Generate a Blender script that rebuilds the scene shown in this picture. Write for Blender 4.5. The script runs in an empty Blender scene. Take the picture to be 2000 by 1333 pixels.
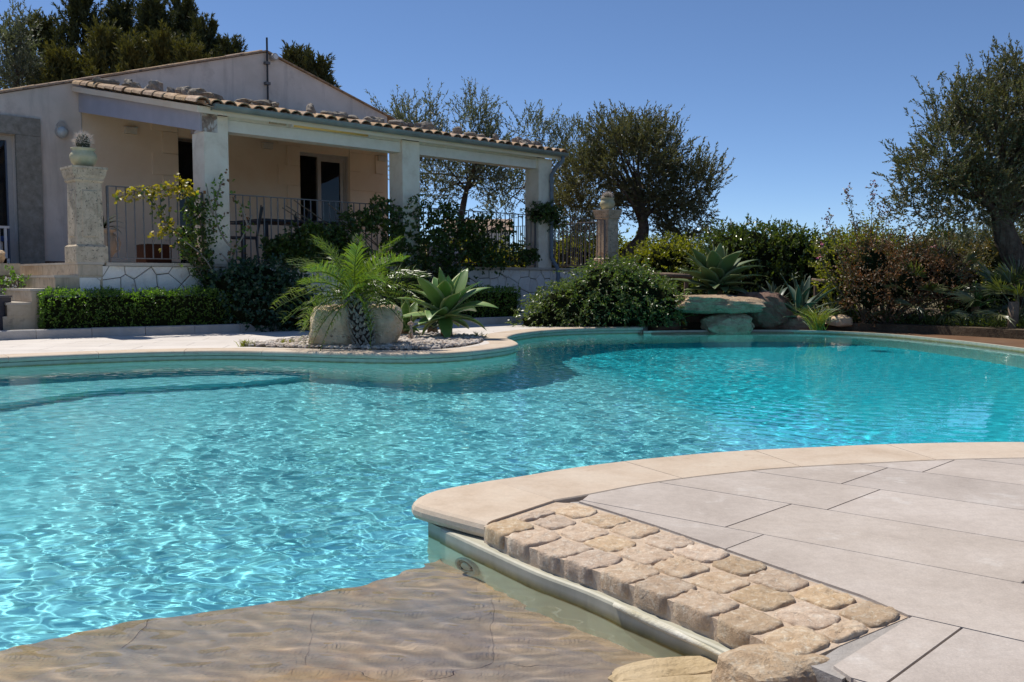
import bpy, math, random
import numpy as np
from mathutils import Vector, Matrix
from mathutils.geometry import delaunay_2d_cdt

S = bpy.context.scene
COL = S.collection
R = math.radians

# ------------------------------------------------------------------ camera
F_PX, HZ, EYE = 1800.0, 545.0, 0.72
PITCH = math.atan((666.5 - HZ) / F_PX)
cam_d = bpy.data.cameras.new('camera')
cam = bpy.data.objects.new('camera', cam_d)
COL.objects.link(cam)
cam.location = (0, 0, EYE)
cam.rotation_euler = (math.pi / 2 - PITCH, 0, 0)
cam_d.sensor_width = 36
cam_d.lens = 36 * F_PX / 2000
cam_d.clip_start = 0.05
cam_d.clip_end = 3000
cam_d.dof.use_dof = False
S.camera = cam

# ------------------------------------------------------------------ sky and sun
SUN_EL = 60.0
SUN_H = Vector((-0.74, 0.67)).normalized()
w = bpy.data.worlds.new('World')
S.world = w
w.use_nodes = True
wn = w.node_tree
sky = wn.nodes.new('ShaderNodeTexSky')
sky.sky_type = 'NISHITA'
sky.sun_disc = False
sky.sun_elevation = R(SUN_EL)
sky.sun_rotation = math.atan2(SUN_H.x, SUN_H.y)
sky.altitude = 1500
sky.air_density = 0.7
sky.dust_density = 0.0
sky.ozone_density = 5.5
bg = wn.nodes['Background']
wn.links.new(sky.outputs[0], bg.inputs[0])
bg.inputs[1].default_value = 0.118

sun_d = bpy.data.lights.new('sun', 'SUN')
sun_d.energy = 4.65
sun_d.angle = R(0.5)
sun_d.color = (1.0, 0.94, 0.85)
sun_d.cycles.is_caustics_light = True
sun = bpy.data.objects.new('sun', sun_d)
COL.objects.link(sun)
sv = Vector((SUN_H.x * math.cos(R(SUN_EL)), SUN_H.y * math.cos(R(SUN_EL)), math.sin(R(SUN_EL))))
sun.rotation_euler = sv.to_track_quat('Z', 'Y').to_euler()
sun.location = (0, 0, 30)

S.view_settings.view_transform = 'Standard'
S.view_settings.look = 'None'
S.view_settings.gamma = 1.0
S.view_settings.use_curve_mapping = False
S.view_settings.exposure = 0.12
S.cycles.max_bounces = 10
S.cycles.transparent_max_bounces = 12
S.cycles.transmission_bounces = 8
S.cycles.glossy_bounces = 4
S.cycles.diffuse_bounces = 4
S.cycles.sample_clamp_indirect = 6.0
S.cycles.blur_glossy = 0.3
S.cycles.use_denoising = True
try:
    S.cycles.denoiser = 'OPENIMAGEDENOISE'
    S.cycles.denoising_input_passes = 'RGB_ALBEDO_NORMAL'
except Exception:
    pass

# ------------------------------------------------------------------ measuring helpers
def ray(px, py):
    u = (px - 1000) / F_PX; v = (666.5 - py) / F_PX
    return np.array([u, math.cos(PITCH) + v * math.sin(PITCH), -math.sin(PITCH) + v * math.cos(PITCH)])
def G(px, py, z=0.0):
    """plan position of the point of height z that the photograph shows at (px, py)"""
    r = ray(px, py); k = (z - EYE) / r[2]
    return np.array([r[0] * k, r[1] * k])
def GW(px, py, zf, wl=-.1):
    """plan position of a point zf under the water, allowing for refraction"""
    r = ray(px, py); r = r / np.linalg.norm(r); k = (wl - EYE) / r[2]; h = np.linalg.norm(r[:2]); s_ = h / 1.333
    return r[:2] * k + r[:2] / h * s_ / math.sqrt(1 - s_ * s_) * (wl - zf)
def AT(px, py, Y):
    r = ray(px, py); k = Y / r[1]
    return np.array([r[0] * k, Y, EYE + r[2] * k])
HO = np.array([-7.49, 16.2]); HU = np.array([.716, .698]); HN = np.array([.698, -.716])
HANG = math.atan2(.698, .716)
def H(t, s, z):
    """house frame: t along the front, s out from the front wall"""
    q = HO + HU * t + HN * s
    return (q[0], q[1], z)
def Ha(a):
    a = np.asarray(a, float)
    out = np.empty_like(a)
    out[:, 0] = HO[0] + HU[0] * a[:, 0] + HN[0] * a[:, 1]
    out[:, 1] = HO[1] + HU[1] * a[:, 0] + HN[1] * a[:, 1]
    out[:, 2] = a[:, 2]
    return out

# ------------------------------------------------------------------ object helpers
def link(o, parent=None):
    COL.objects.link(o)
    if parent is not None:
        o.parent = parent
    return o
def tag(o, label=None, cat=None, group=None, kind=None):
    if label: o['label'] = label
    if cat: o['category'] = cat
    if group: o['group'] = group
    if kind: o['kind'] = kind
    return o
def empty(name, loc, label, cat, group=None, rz=0.0):
    o = bpy.data.objects.new(name, None)
    o.empty_display_size = .1
    o.location = loc
    o.rotation_euler = (0, 0, rz)
    link(o)
    return tag(o, label, cat, group)
def wloc(o):
    v = Vector(o.location)
    while o.parent is not None:
        o = o.parent; v += Vector(o.location)
    return v
def mesh_data(name, V, Fs, mats, smooth=False, fmat=None):
    V = np.asarray(V, dtype=np.float32).reshape(-1, 3)
    me = bpy.data.meshes.new(name)
    if isinstance(Fs, np.ndarray):
        k = Fs.shape[1]
        me.vertices.add(len(V)); me.vertices.foreach_set('co', V.ravel())
        me.loops.add(Fs.size); me.loops.foreach_set('vertex_index', Fs.astype(np.int32).ravel())
        me.polygons.add(len(Fs))
        me.polygons.foreach_set('loop_start', np.arange(len(Fs), dtype=np.int32) * k)
        me.update(calc_edges=True)
    else:
        me.from_pydata([tuple(map(float, v)) for v in V], [], [tuple(int(i) for i in f) for f in Fs])
        me.update()
    if not isinstance(mats, (list, tuple)): mats = [mats]
    for m in mats: me.materials.append(m)
    if fmat is not None:
        me.polygons.foreach_set('material_index', np.asarray(fmat, dtype=np.int32))
    me.polygons.foreach_set('use_smooth', np.full(len(me.polygons), bool(smooth)))
    return me
def mesh(name, V, Fs, mats, parent=None, smooth=False, fmat=None, label=None, cat=None, group=None, kind=None, loc=None):
    """V in world coordinates; the object's own origin goes to loc (default: base centre)"""
    V = np.asarray(V, dtype=np.float64).reshape(-1, 3)
    if loc is None:
        loc = (V[:, 0].mean(), V[:, 1].mean(), V[:, 2].min())
    loc = Vector(loc)
    me = mesh_data(name, V - np.array(loc), Fs, mats, smooth, fmat)
    o = bpy.data.objects.new(name, me)
    if parent is not None:
        o.location = loc - wloc(parent)
    else:
        o.location = loc
    link(o, parent)
    return tag(o, label, cat, group, kind)
def copy_tree(o, parent=None):
    c = o.copy(); COL.objects.link(c)
    if parent is not None:
        c.parent = parent
    for ch in list(o.children):
        copy_tree(ch, c)
    return c

class MB:
    """collects simple solids, becomes ONE mesh"""
    def __init__(s): s.v = []; s.f = []; s.n = 0
    def add(s, V, Fs):
        V = np.asarray(V, float).reshape(-1, 3)
        s.v.append(V); s.f += [tuple(int(i) + s.n for i in f) for f in Fs]; s.n += len(V)
        return s
    def box(s, c, d, rot=0.0, tilt=None):
        c = np.array(c, float); d = np.array(d, float) / 2
        P = np.array([(x, y, z) for z in (-1, 1) for y in (-1, 1) for x in (-1, 1)], float) * d
        if tilt is not None: P = P @ np.array(tilt).T
        if rot:
            a = math.cos(rot); b = math.sin(rot)
            P = P @ np.array([[a, b, 0], [-b, a, 0], [0, 0, 1]])
        return s.add(P + c, [(0, 2, 3, 1), (4, 5, 7, 6), (0, 1, 5, 4), (1, 3, 7, 5), (3, 2, 6, 7), (2, 0, 4, 6)])
    def hbox(s, t0, t1, s0, s1, z0, z1):
        P = [H(t, q, z) for z in (z0, z1) for q in (s1, s0) for t in (t0, t1)]
        return s.add(P, [(0, 2, 3, 1), (4, 5, 7, 6), (0, 1, 5, 4), (1, 3, 7, 5), (3, 2, 6, 7), (2, 0, 4, 6)])
    def tube(s, pts, rad, n=8, cap=True):
        V, Fs = tube(pts, rad, n, cap); return s.add(V, Fs)
    def lathe(s, c, prof, n=20):
        V, Fs = lathe(c, prof, n); return s.add(V, Fs)
    def build(s, name, mat, parent=None, **k):
        return mesh(name, np.vstack(s.v), s.f, mat, parent, **k)

def tube(pts, rad, n=8, cap=True):
    pts = [np.array(p, float) for p in pts]
    if not hasattr(rad, '__len__'): rad = [rad] * len(pts)
    V = []; Fs = []
    up = np.array([0, 0, 1.0])
    prev = None
    for i, p in enumerate(pts):
        d = pts[min(i + 1, len(pts) - 1)] - pts[max(i - 1, 0)]
        d /= (np.linalg.norm(d) + 1e-9)
        if prev is None:
            a = np.cross(d, up)
            if np.linalg.norm(a) < .1: a = np.cross(d, np.array([1.0, 0, 0]))
        else:
            a = prev - d * prev.dot(d)
        a /= np.linalg.norm(a) + 1e-9; prev = a
        b = np.cross(d, a)
        for k in range(n):
            th = 2 * math.pi * k / n
            V.append(p + (a * math.cos(th) + b * math.sin(th)) * rad[i])
    for i in range(len(pts) - 1):
        for k in range(n):
            k2 = (k + 1) % n
            Fs.append((i * n + k, i * n + k2, (i + 1) * n + k2, (i + 1) * n + k))
    if cap:
        Fs.append(tuple(range(n))[::-1]); Fs.append(tuple((len(pts) - 1) * n + k for k in range(n)))
    return np.array(V), Fs
def lathe(c, prof, n=20):
    V = []; Fs = []
    for r, z in prof:
        for k in range(n):
            th = 2 * math.pi * k / n
            V.append((c[0] + r * math.cos(th), c[1] + r * math.sin(th), c[2] + z))
    for i in range(len(prof) - 1):
        for k in range(n):
            k2 = (k + 1) % n
            Fs.append((i * n + k, i * n + k2, (i + 1) * n + k2, (i + 1) * n + k))
    Fs.append(tuple(range(n))[::-1]); Fs.append(tuple((len(prof) - 1) * n + k for k in range(n)))
    return np.array(V), Fs

def inside(poly, P):
    """boolean mask of the points P (n,2) inside the polygon"""
    poly = np.asarray(poly, float); P = np.atleast_2d(P)
    x, y = P[:, 0], P[:, 1]; c = np.zeros(len(P), bool)
    j = len(poly) - 1
    for i in range(len(poly)):
        xi, yi = poly[i]; xj, yj = poly[j]
        if yi != yj:
            m = ((yi > y) != (yj > y)) & (x < (xj - xi) * (y - yi) / (yj - yi) + xi)
            c ^= m
        j = i
    return c
def clip_tris(rings, keep):
    """rings: closed polylines; triangulate them all, keep triangles whose centre passes keep(points)"""
    vs = []; es = []
    for r in rings:
        b = len(vs); vs += [Vector((float(p[0]), float(p[1]))) for p in r]
        es += [(b + i, b + (i + 1) % len(r)) for i in range(len(r))]
    v, e, f, *_ = delaunay_2d_cdt(vs, es, [], 0, 1e-5)
    v = np.array([(p.x, p.y) for p in v]); f = [tuple(t) for t in f]
    if not f: return v, []
    cen = np.array([v[list(t)].mean(0) for t in f])
    m = keep(cen)
    return v, [t for t, k in zip(f, m) if k]
def solid_from(v, tris, fn, d0, d1):
    """extrude a 2D triangulation between d0 (back) and d1 (front)"""
    n = len(v)
    V = [fn(p[0], p[1], d0) for p in v] + [fn(p[0], p[1], d1) for p in v]
    Fs = []
    cnt = {}
    for t in tris:
        Fs.append(tuple(i + n for i in t)); Fs.append(tuple(reversed(t)))
        for a, b in ((t[0], t[1]), (t[1], t[2]), (t[2], t[0])):
            cnt[(a, b)] = cnt.get((a, b), 0) + 1
    for (a, b) in list(cnt):
        if (b, a) not in cnt:
            Fs.append((a, b, b + n, a + n))
    used = sorted({i for f in Fs for i in f}); mp = {u: k for k, u in enumerate(used)}
    return np.array([V[u] for u in used]), [tuple(mp[i] for i in f) for f in Fs]
def prism(poly, fn, d0, d1, bevel=0.0, inset=0.0):
    """convex-ish polygon prism with a chamfered front edge"""
    poly = np.asarray(poly, float); c = poly.mean(0)
    n = len(poly)
    def ins(a):
        if not a: return poly
        d = poly - c; L = np.linalg.norm(d, axis=1, keepdims=True)
        return c + d * np.maximum(0.2, 1 - a / np.maximum(L, 1e-6))
    p0 = ins(inset)
    p1 = ins(inset + bevel)
    V = [fn(*p, d0) for p in p0] + [fn(*p, d1 - bevel) for p in p0] + [fn(*p, d1) for p in p1]
    Fs = [tuple(range(n))[::-1], tuple(2 * n + k for k in range(n))]
    for k in range(n):
        k2 = (k + 1) % n
        Fs += [(k, k2, n + k2, n + k), (n + k, n + k2, 2 * n + k2, 2 * n + k)]
    return np.array(V), Fs
def arc_resample(P, step=None, n=None):
    P = np.asarray(P, float); d = np.r_[0, np.cumsum(np.linalg.norm(np.diff(P, axis=0), axis=1))]
    if n is None: n = max(2, int(round(d[-1] / step)) + 1)
    t = np.linspace(0, d[-1], n)
    return np.stack([np.interp(t, d, P[:, k]) for k in range(P.shape[1])], 1)
def spline(P, step=.05):
    """smooth curve through the points (Catmull-Rom)"""
    P = np.asarray(P, float)
    Q = np.vstack([2 * P[0] - P[1], P, 2 * P[-1] - P[-2]]); out = []
    for i in range(1, len(Q) - 2):
        p0, p1, p2, p3 = Q[i - 1:i + 3]
        m = max(2, int(np.linalg.norm(p2 - p1) / step))
        for t in np.linspace(0, 1, m, endpoint=False):
            out.append(.5 * ((2 * p1) + (-p0 + p2) * t + (2 * p0 - 5 * p1 + 4 * p2 - p3) * t * t + (-p0 + 3 * p1 - 3 * p2 + p3) * t ** 3))
    out.append(P[-1])
    return arc_resample(out, step)
def offset(P, d):
    """offset an open polyline sideways (positive = left of travel)"""
    T = np.gradient(P, axis=0); T /= np.linalg.norm(T, axis=1, keepdims=True) + 1e-9
    return P + np.stack([-T[:, 1], T[:, 0]], 1) * np.reshape(d, (-1, 1) if hasattr(d, '__len__') else ())
def voronoi(seeds, bounds, gap=.0):
    """convex Voronoi cells of 2D seeds clipped to a rectangle"""
    x0, x1, y0, y1 = bounds; cells = []
    for i, s in enumerate(seeds):
        poly = [(x0, y0), (x1, y0), (x1, y1), (x0, y1)]
        dd = np.linalg.norm(seeds - s, axis=1)
        for j in np.argsort(dd)[1:26]:
            q = seeds[j]; m = (s + q) / 2; nrm = (q - s) / dd[j]
            lim = m.dot(nrm) - gap / 2
            out = []
            for k in range(len(poly)):
                a = np.array(poly[k]); b = np.array(poly[(k + 1) % len(poly)])
                da = a.dot(nrm) - lim; db = b.dot(nrm) - lim
                if da <= 0: out.append(tuple(a))
                if (da < 0) != (db < 0) and abs(da - db) > 1e-12:
                    out.append(tuple(a + (b - a) * da / (da - db)))
            poly = out
            if len(poly) < 3: break
        cells.append(poly if len(poly) >= 3 else None)
    return cells

# ------------------------------------------------------------------ materials
def node(nt, typ, **k):
    n = nt.nodes.new(typ)
    for a, b in k.items(): setattr(n, a, b)
    return n
def ramp(nt, fac, stops):
    r = node(nt, 'ShaderNodeValToRGB')
    while len(r.color_ramp.elements) < len(stops): r.color_ramp.elements.new(.5)
    for e, (p, c) in zip(r.color_ramp.elements, stops):
        e.position = p; e.color = (*c, 1) if len(c) == 3 else c
    nt.links.new(fac, r.inputs[0]); return r.outputs[0]
def mix(nt, fac, a, b, mode='MIX'):
    m = node(nt, 'ShaderNodeMix', data_type='RGBA', blend_type=mode)
    for sock, v in ((m.inputs[0], fac), (m.inputs[6], a), (m.inputs[7], b)):
        if isinstance(v, (int, float)): sock.default_value = v
        elif isinstance(v, tuple): sock.default_value = (*v, 1)
        else: nt.links.new(v, sock)
    return m.outputs[2]
def noise(nt, vec, scale, detail=5, rough=.6, dist=0.0):
    n = node(nt, 'ShaderNodeTexNoise'); n.inputs['Scale'].default_value = scale
    n.inputs['Detail'].default_value = detail; n.inputs['Roughness'].default_value = rough
    n.inputs['Distortion'].default_value = dist
    if vec is not None: nt.links.new(vec, n.inputs['Vector'])
    return n.outputs[0]
def mapped(nt, scale=(1, 1, 1), rot=(0, 0, 0), src='pos'):
    if src == 'pos': o = node(nt, 'ShaderNodeNewGeometry').outputs['Position']
    else: o = node(nt, 'ShaderNodeTexCoord').outputs['Object']
    m = node(nt, 'ShaderNodeMapping'); nt.links.new(o, m.inputs[0])
    m.inputs['Scale'].default_value = scale; m.inputs['Rotation'].default_value = rot
    return m.outputs[0]
def new_mat(name):
    m = bpy.data.materials.new(name); m.use_nodes = True
    nt = m.node_tree; b = nt.nodes['Principled BSDF']
    return m, nt, b
def stone(name, stops, scale=6, rough=.85, bump=.3, bscale=40, spots=None, vary=0.0, island=False, bdist=.01, streak=None, spec=.3, grain=0.0):
    """mottled mineral surface: colour ramp over noise, fine relief, optional spots and per-piece variation"""
    m, nt, b = new_mat(name)
    pos = mapped(nt)
    c = ramp(nt, noise(nt, pos, scale, 6, .65, .3), stops)
    if streak:
        vs = mapped(nt, streak[0]); c = mix(nt, ramp(nt, noise(nt, vs, 1.0, 5, .6), [(streak[2], (0, 0, 0)), (streak[3], (1, 1, 1))]), c, streak[1])
    if spots:
        col, sc, lo, hi = spots
        c = mix(nt, ramp(nt, noise(nt, pos, sc, 5, .7), [(lo, (0, 0, 0)), (hi, (1, 1, 1))]), c, col)
    if vary:
        src = node(nt, 'ShaderNodeNewGeometry').outputs['Random Per Island'] if island else node(nt, 'ShaderNodeObjectInfo').outputs['Random']
        mr = node(nt, 'ShaderNodeMapRange'); nt.links.new(src, mr.inputs[0])
        mr.inputs[3].default_value = 1 - vary; mr.inputs[4].default_value = 1 + vary
        hs = node(nt, 'ShaderNodeHueSaturation'); nt.links.new(mr.outputs[0], hs.inputs['Value']); nt.links.new(c, hs.inputs['Color'])
        wn_ = node(nt, 'ShaderNodeTexWhiteNoise', noise_dimensions='1D'); nt.links.new(src, wn_.inputs['W'])
        for so, lo, hi in (('Hue', .5 - vary * .035, .5 + vary * .02), ('Saturation', 1 - vary * .9, 1 + vary * .9)):
            m2 = node(nt, 'ShaderNodeMapRange'); nt.links.new(wn_.outputs['Value'], m2.inputs[0]); m2.inputs[3].default_value = lo; m2.inputs[4].default_value = hi
            nt.links.new(m2.outputs[0], hs.inputs[so])
        c = hs.outputs[0]
    if grain:
        g_ = ramp(nt, noise(nt, pos, 170, 3, .8), [(.35, (1 - grain,) * 3), (.65, (1, 1, 1))]); c = mix(nt, 1.0, c, g_, 'MULTIPLY')
        g_ = ramp(nt, noise(nt, pos, 34, 5, .75), [(.35, (1 - grain * .7,) * 3), (.6, (1, 1, 1))]); c = mix(nt, 1.0, c, g_, 'MULTIPLY')
    nt.links.new(c, b.inputs['Base Color'])
    b.inputs['Roughness'].default_value = rough
    b.inputs['Specular IOR Level'].default_value = spec
    if bump:
        bp = node(nt, 'ShaderNodeBump'); bp.inputs['Strength'].default_value = bump; bp.inputs['Distance'].default_value = bdist
        ad = node(nt, 'ShaderNodeMath', operation='MULTIPLY_ADD'); nt.links.new(noise(nt, pos, bscale * .28, 4, .6), ad.inputs[0]); ad.inputs[1].default_value = 1.6
        nt.links.new(noise(nt, pos, bscale, 6, .75), ad.inputs[2])
        nt.links.new(ad.outputs[0], bp.inputs['Height']); nt.links.new(bp.outputs[0], b.inputs['Normal'])
    return m
def plain(name, col, rough=.5, metal=0.0, spec=.5, var=.08, sc=12):
    m, nt, b = new_mat(name)
    d = tuple(max(0, x * (1 - 3 * var)) for x in col)
    nt.links.new(ramp(nt, noise(nt, mapped(nt), sc, 5, .6), [(.3, d), (.7, col)]), b.inputs['Base Color'])
    b.inputs['Roughness'].default_value = rough; b.inputs['Metallic'].default_value = metal
    b.inputs['Specular IOR Level'].default_value = spec
    return m
def leafmat(name, cols, rough=.45, trans=.35, tcol=None, nscale=2.0, spec=.5):
    """leaf: colour differs from leaf to leaf, light shines through"""
    m, nt, b = new_mat(name)
    g = node(nt, 'ShaderNodeNewGeometry')
    n = len(cols)
    c = ramp(nt, g.outputs['Random Per Island'], [(i / max(1, n - 1), c) for i, c in enumerate(cols)])
    c2 = mix(nt, .35, c, ramp(nt, noise(nt, mapped(nt), nscale, 3), [(.35, cols[0]), (.65, cols[-1])]))
    nt.links.new(c2, b.inputs['Base Color'])
    b.inputs['Roughness'].default_value = rough; b.inputs['Specular IOR Level'].default_value = spec
    t = node(nt, 'ShaderNodeBsdfTranslucent')
    tc = mix(nt, 1.0, c2, tcol or (1.3, 1.5, .5), 'MULTIPLY')
    nt.links.new(tc, t.inputs[0])
    ms = node(nt, 'ShaderNodeMixShader'); ms.inputs[0].default_value = trans
    out = nt.nodes['Material Output']
    nt.links.new(b.outputs[0], ms.inputs[1]); nt.links.new(t.outputs[0], ms.inputs[2]); nt.links.new(ms.outputs[0], out.inputs[0])
    return m

rng = np.random.default_rng(11)
random.seed(5)
WL = -0.10          # water level below the coping

# ------------------------------------------------------------------ mineral materials
M_COPE = stone('coping_cast_stone', [(.3, (.50, .39, .285)), (.5, (.58, .47, .36)), (.72, (.63, .535, .425))], 3.5, .8, .25, 260, spots=((.42, .29, .19), 9, .62, .75), vary=.05, bdist=.003, grain=.10)
M_SLAB = stone('grey_paving', [(.3, (.43, .37, .32)), (.5, (.50, .435, .38)), (.7, (.57, .505, .45))], 2.6, .8, .3, 300, spots=((.60, .55, .50), 4.2, .58, .70), vary=.07, bdist=.002, grain=.16)
M_FSLAB = stone('pale_paving', [(.3, (.56, .51, .46)), (.7, (.66, .61, .56))], 2, .8, .2, 200, vary=.04, bdist=.002)
M_JOINT = stone('mortar_bed', [(.3, (.10, .085, .07)), (.7, (.17, .15, .13))], 20, .95, .3, 200)
M_COB = stone('sandstone_cobble', [(.25, (.47, .33, .215)), (.5, (.60, .45, .31)), (.75, (.70, .58, .44))], 22, .95, .9, 230, spots=((.74, .64, .50), 60, .52, .66), vary=.16, bdist=.0045, grain=.16)
M_MORT = stone('sandy_mortar', [(.3, (.55, .41, .29)), (.7, (.70, .57, .44))], 30, .95, .9, 260, bdist=.005)
M_GREYM = stone('grey_mortar', [(.3, (.33, .30, .275)), (.7, (.43, .40, .37))], 20, .95, .5, 200)
M_SLATE = stone('wet_brown_slate', [(.2, (.38, .26, .17)), (.42, (.49, .34, .23)), (.6, (.55, .36, .21)), (.8, (.62, .48, .34))], 2.6, .6, .22, 30, spots=((.50, .28, .13), 2.0, .55, .68), vary=.10, streak=((1.5, 9, 1), (.36, .27, .20), .45, .68), bdist=.006, spec=.2)
M_ROCKP = stone('pale_yellow_rock', [(.25, (.42, .31, .17)), (.5, (.56, .44, .28)), (.75, (.66, .55, .38))], 7, .75, .8, 60, vary=.05, bdist=.01)
M_BOULD = stone('limestone_boulder', [(.25, (.44, .30, .18)), (.45, (.62, .46, .30)), (.65, (.70, .56, .39)), (.8, (.76, .65, .49))], 4.5, .9, .9, 26, spots=((.27, .18, .12), 7, .62, .70), bdist=.02)
M_ROCKG = stone('grotto_limestone', [(.25, (.30, .20, .12)), (.45, (.50, .36, .23)), (.65, (.60, .46, .31)), (.8, (.68, .56, .42))], 6, .9, 1.0, 22, spots=((.20, .12, .08), 9, .58, .68), bdist=.035, grain=.2)
M_ROCKB = stone('brown_wet_rock', [(.3, (.10, .055, .035)), (.55, (.21, .12, .08)), (.8, (.34, .25, .18))], 3.5, .6, 1.0, 20, bdist=.03)
M_GROUT = stone('soil', [(.3, (.05, .035, .022)), (.6, (.11, .08, .05)), (.8, (.17, .13, .09))], 4, 1.0, .8, 40, bdist=.02)

def wall_mat():
    m, nt, b = new_mat('pool_wall_plaster')
    pos = mapped(nt); sep = node(nt, 'ShaderNodeSeparateXYZ'); nt.links.new(pos, sep.inputs[0])
    base = ramp(nt, noise(nt, pos, 3, 5, .6), [(.3, (.68, .80, .64)), (.7, (.78, .87, .72))])
    dry = ramp(nt, noise(nt, mapped(nt, (14, 14, 3)), 1, 5, .6), [(.3, (.36, .35, .27)), (.7, (.47, .45, .36))])
    # dried lime and algae sit at and above the water line
    wob = node(nt, 'ShaderNodeMath', operation='MULTIPLY_ADD'); nt.links.new(noise(nt, mapped(nt, (5, 5, 5)), 1, 3), wob.inputs[0]); wob.inputs[1].default_value = .016; nt.links.new(sep.outputs[2], wob.inputs[2])
    mr = node(nt, 'ShaderNodeMapRange'); nt.links.new(wob.outputs[0], mr.inputs[0]); mr.inputs[1].default_value = -.155; mr.inputs[2].default_value = -.035
    zz = mr.outputs[0]
    c = mix(nt, ramp(nt, zz, [(.46, (0, 0, 0)), (.60, (1, 1, 1))]), base, dry)
    st = ramp(nt, zz, [(.38, (0, 0, 0)), (.47, (1, 1, 1)), (.55, (.9, .9, .9)), (.72, (0, 0, 0))])
    c = mix(nt, st, c, ramp(nt, noise(nt, pos, 22, 4), [(.3, (.10, .085, .012)), (.7, (.26, .21, .04))]))
    nt.links.new(c, b.inputs['Base Color']); b.inputs['Roughness'].default_value = .55
    return m
M_PWALL = wall_mat()
def floor_mat():
    m, nt, b = new_mat('pool_floor_plaster')
    pos = mapped(nt)
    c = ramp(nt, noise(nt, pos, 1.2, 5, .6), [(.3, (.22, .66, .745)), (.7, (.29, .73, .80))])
    # water absorption is painted in: the floor colour turns bluer with depth
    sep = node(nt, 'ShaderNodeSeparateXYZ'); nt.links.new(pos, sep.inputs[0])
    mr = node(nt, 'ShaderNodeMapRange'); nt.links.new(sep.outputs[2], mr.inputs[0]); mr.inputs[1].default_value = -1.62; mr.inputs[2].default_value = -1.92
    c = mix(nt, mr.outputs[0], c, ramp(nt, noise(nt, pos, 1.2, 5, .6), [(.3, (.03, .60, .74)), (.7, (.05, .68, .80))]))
    nt.links.new(c, b.inputs['Base Color']); b.inputs['Roughness'].default_value = .8
    b.inputs['Specular IOR Level'].default_value = 0.0
    return m
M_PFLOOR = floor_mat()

# ------------------------------------------------------------------ plan of the pool
far_pts = [(-6.5, 5.2), (-6.2, 6.6), (-5.6, 7.7), (-4.748, 8.40), (-4.173, 8.80), (-3.583, 9.10), (-2.9, 9.24), (-2.2, 9.12), (-1.6, 8.93), (-0.982, 8.84), (-0.512, 9.10),
           (-0.109, 9.67), (0.069, 10.2), (0.03, 10.75), (-0.05, 11.25), (-.02, 11.75), (0.12, 12.3), (0.47, 12.97), (1.063, 13.5), (1.96, 13.76)]
FAR = spline(far_pts, .06)
near_pts = [(-.27, 3.11), (-.11, 3.25), (.024, 3.342), (.203, 3.48), (.431, 3.619), (.624, 3.715), (.857, 3.815), (1.1, 3.885), (1.324, 3.935), (1.621, 4.0), (1.95, 4.04), (2.3, 4.05), (3.0, 3.99), (3.8, 3.75), (4.4, 3.45)]
NEAR = spline(near_pts, .03)
RIM = spline([(1.96, 13.70), (2.5, 13.86), (3.1, 13.95), (3.914, 14.02), (4.7, 13.74), (5.30, 12.95), (5.56, 11.9), (5.68, 10.85), (5.70, 9.6), (5.62, 8.0), (5.4, 6.4), (5.0, 4.9), (4.4, 3.48)], .1)
WFOOT = np.array([(-.272, 3.00), (-.268, 2.90), (-.03, 2.545), (.10, 2.365), (.205, 2.235), (.29, 2.110), (.365, 2.005), (.45, 1.885), (.51, 1.79)])
BEACH = np.array([(.52, 1.9), (.45, 1.62), (.2, 1.2), (-.4, .85), (-1.4, .65), (-2.8, .75), (-4.2, 1.2), (-5.6, 2.6), (-6.4, 4.0)])
basin = np.vstack([offset(FAR, .03), RIM, offset(NEAR, -.03)[::-1], WFOOT, BEACH])

# ------------------------------------------------------------------ pool shell
def loop_band(P, thick, z0, z1, name, m, kind='structure'):
    n = len(P); c = P.mean(0)
    T = np.roll(P, -1, 0) - np.roll(P, 1, 0); T /= np.linalg.norm(T, axis=1, keepdims=True) + 1e-9
    A = .5 * np.sum(P[:, 0] * np.roll(P[:, 1], -1) - np.roll(P[:, 0], -1) * P[:, 1])
    nr = np.stack([T[:, 1], -T[:, 0]], 1) * (1 if A > 0 else -1)
    Q = P + nr * thick
    V = np.vstack([np.c_[P, np.full(n, z0)], np.c_[P, np.full(n, z1)], np.c_[Q, np.full(n, z1)], np.c_[Q, np.full(n, z0)]])
    Fs = []
    for k in range(n):
        k2 = (k + 1) % n
        for a, b in ((0, 1), (1, 2), (2, 3)):
            Fs.append((a * n + k, a * n + k2, b * n + k2, b * n + k))
    return mesh(name, V, Fs, m, kind=kind, smooth=False)
pwall = loop_band(basin, .06, -2.6, -.056, 'pool_wall', M_PWALL)
# the low part of the wall along the beach entry stays under water
def pool_depth(x, y):
    a = np.array([.45, 9.1]); b = np.array([1.25, 5.8]); d = (b - a) / np.linalg.norm(b - a); nr = np.array([-d[1], d[0]])
    q = (x - a[0]) * nr[0] + (y - a[1]) * nr[1]
    if nr[0] < 0: q = -q
    e = np.clip(q / 1.3, 0, 1); e = e * e * (3 - 2 * e)
    f_ = np.clip((x + 2.4) / 1.8, 0, 1); f_ = f_ * f_ * (3 - 2 * f_); g_ = np.clip((4.5 - y) / 2.5, 0, 1)
    return -1.38 - .26 * f_ * (1 - g_) + .33 * g_ - .32 * e
xs = np.arange(-6.9, 6.1, .16); ys = np.arange(.4, 14.4, .16)
XX, YY = np.meshgrid(xs, ys)
ZZ = pool_depth(XX, YY)
V = np.stack([XX, YY, ZZ], -1).reshape(-1, 3); nx = len(xs)
i = (np.arange(len(ys) - 1)[:, None] * nx + np.arange(nx - 1)[None]).ravel()
pfloor = mesh('pool_floor', V, np.stack([i, i + 1, i + nx + 1, i + nx], 1), M_PFLOOR, smooth=True, kind='structure')

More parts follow.
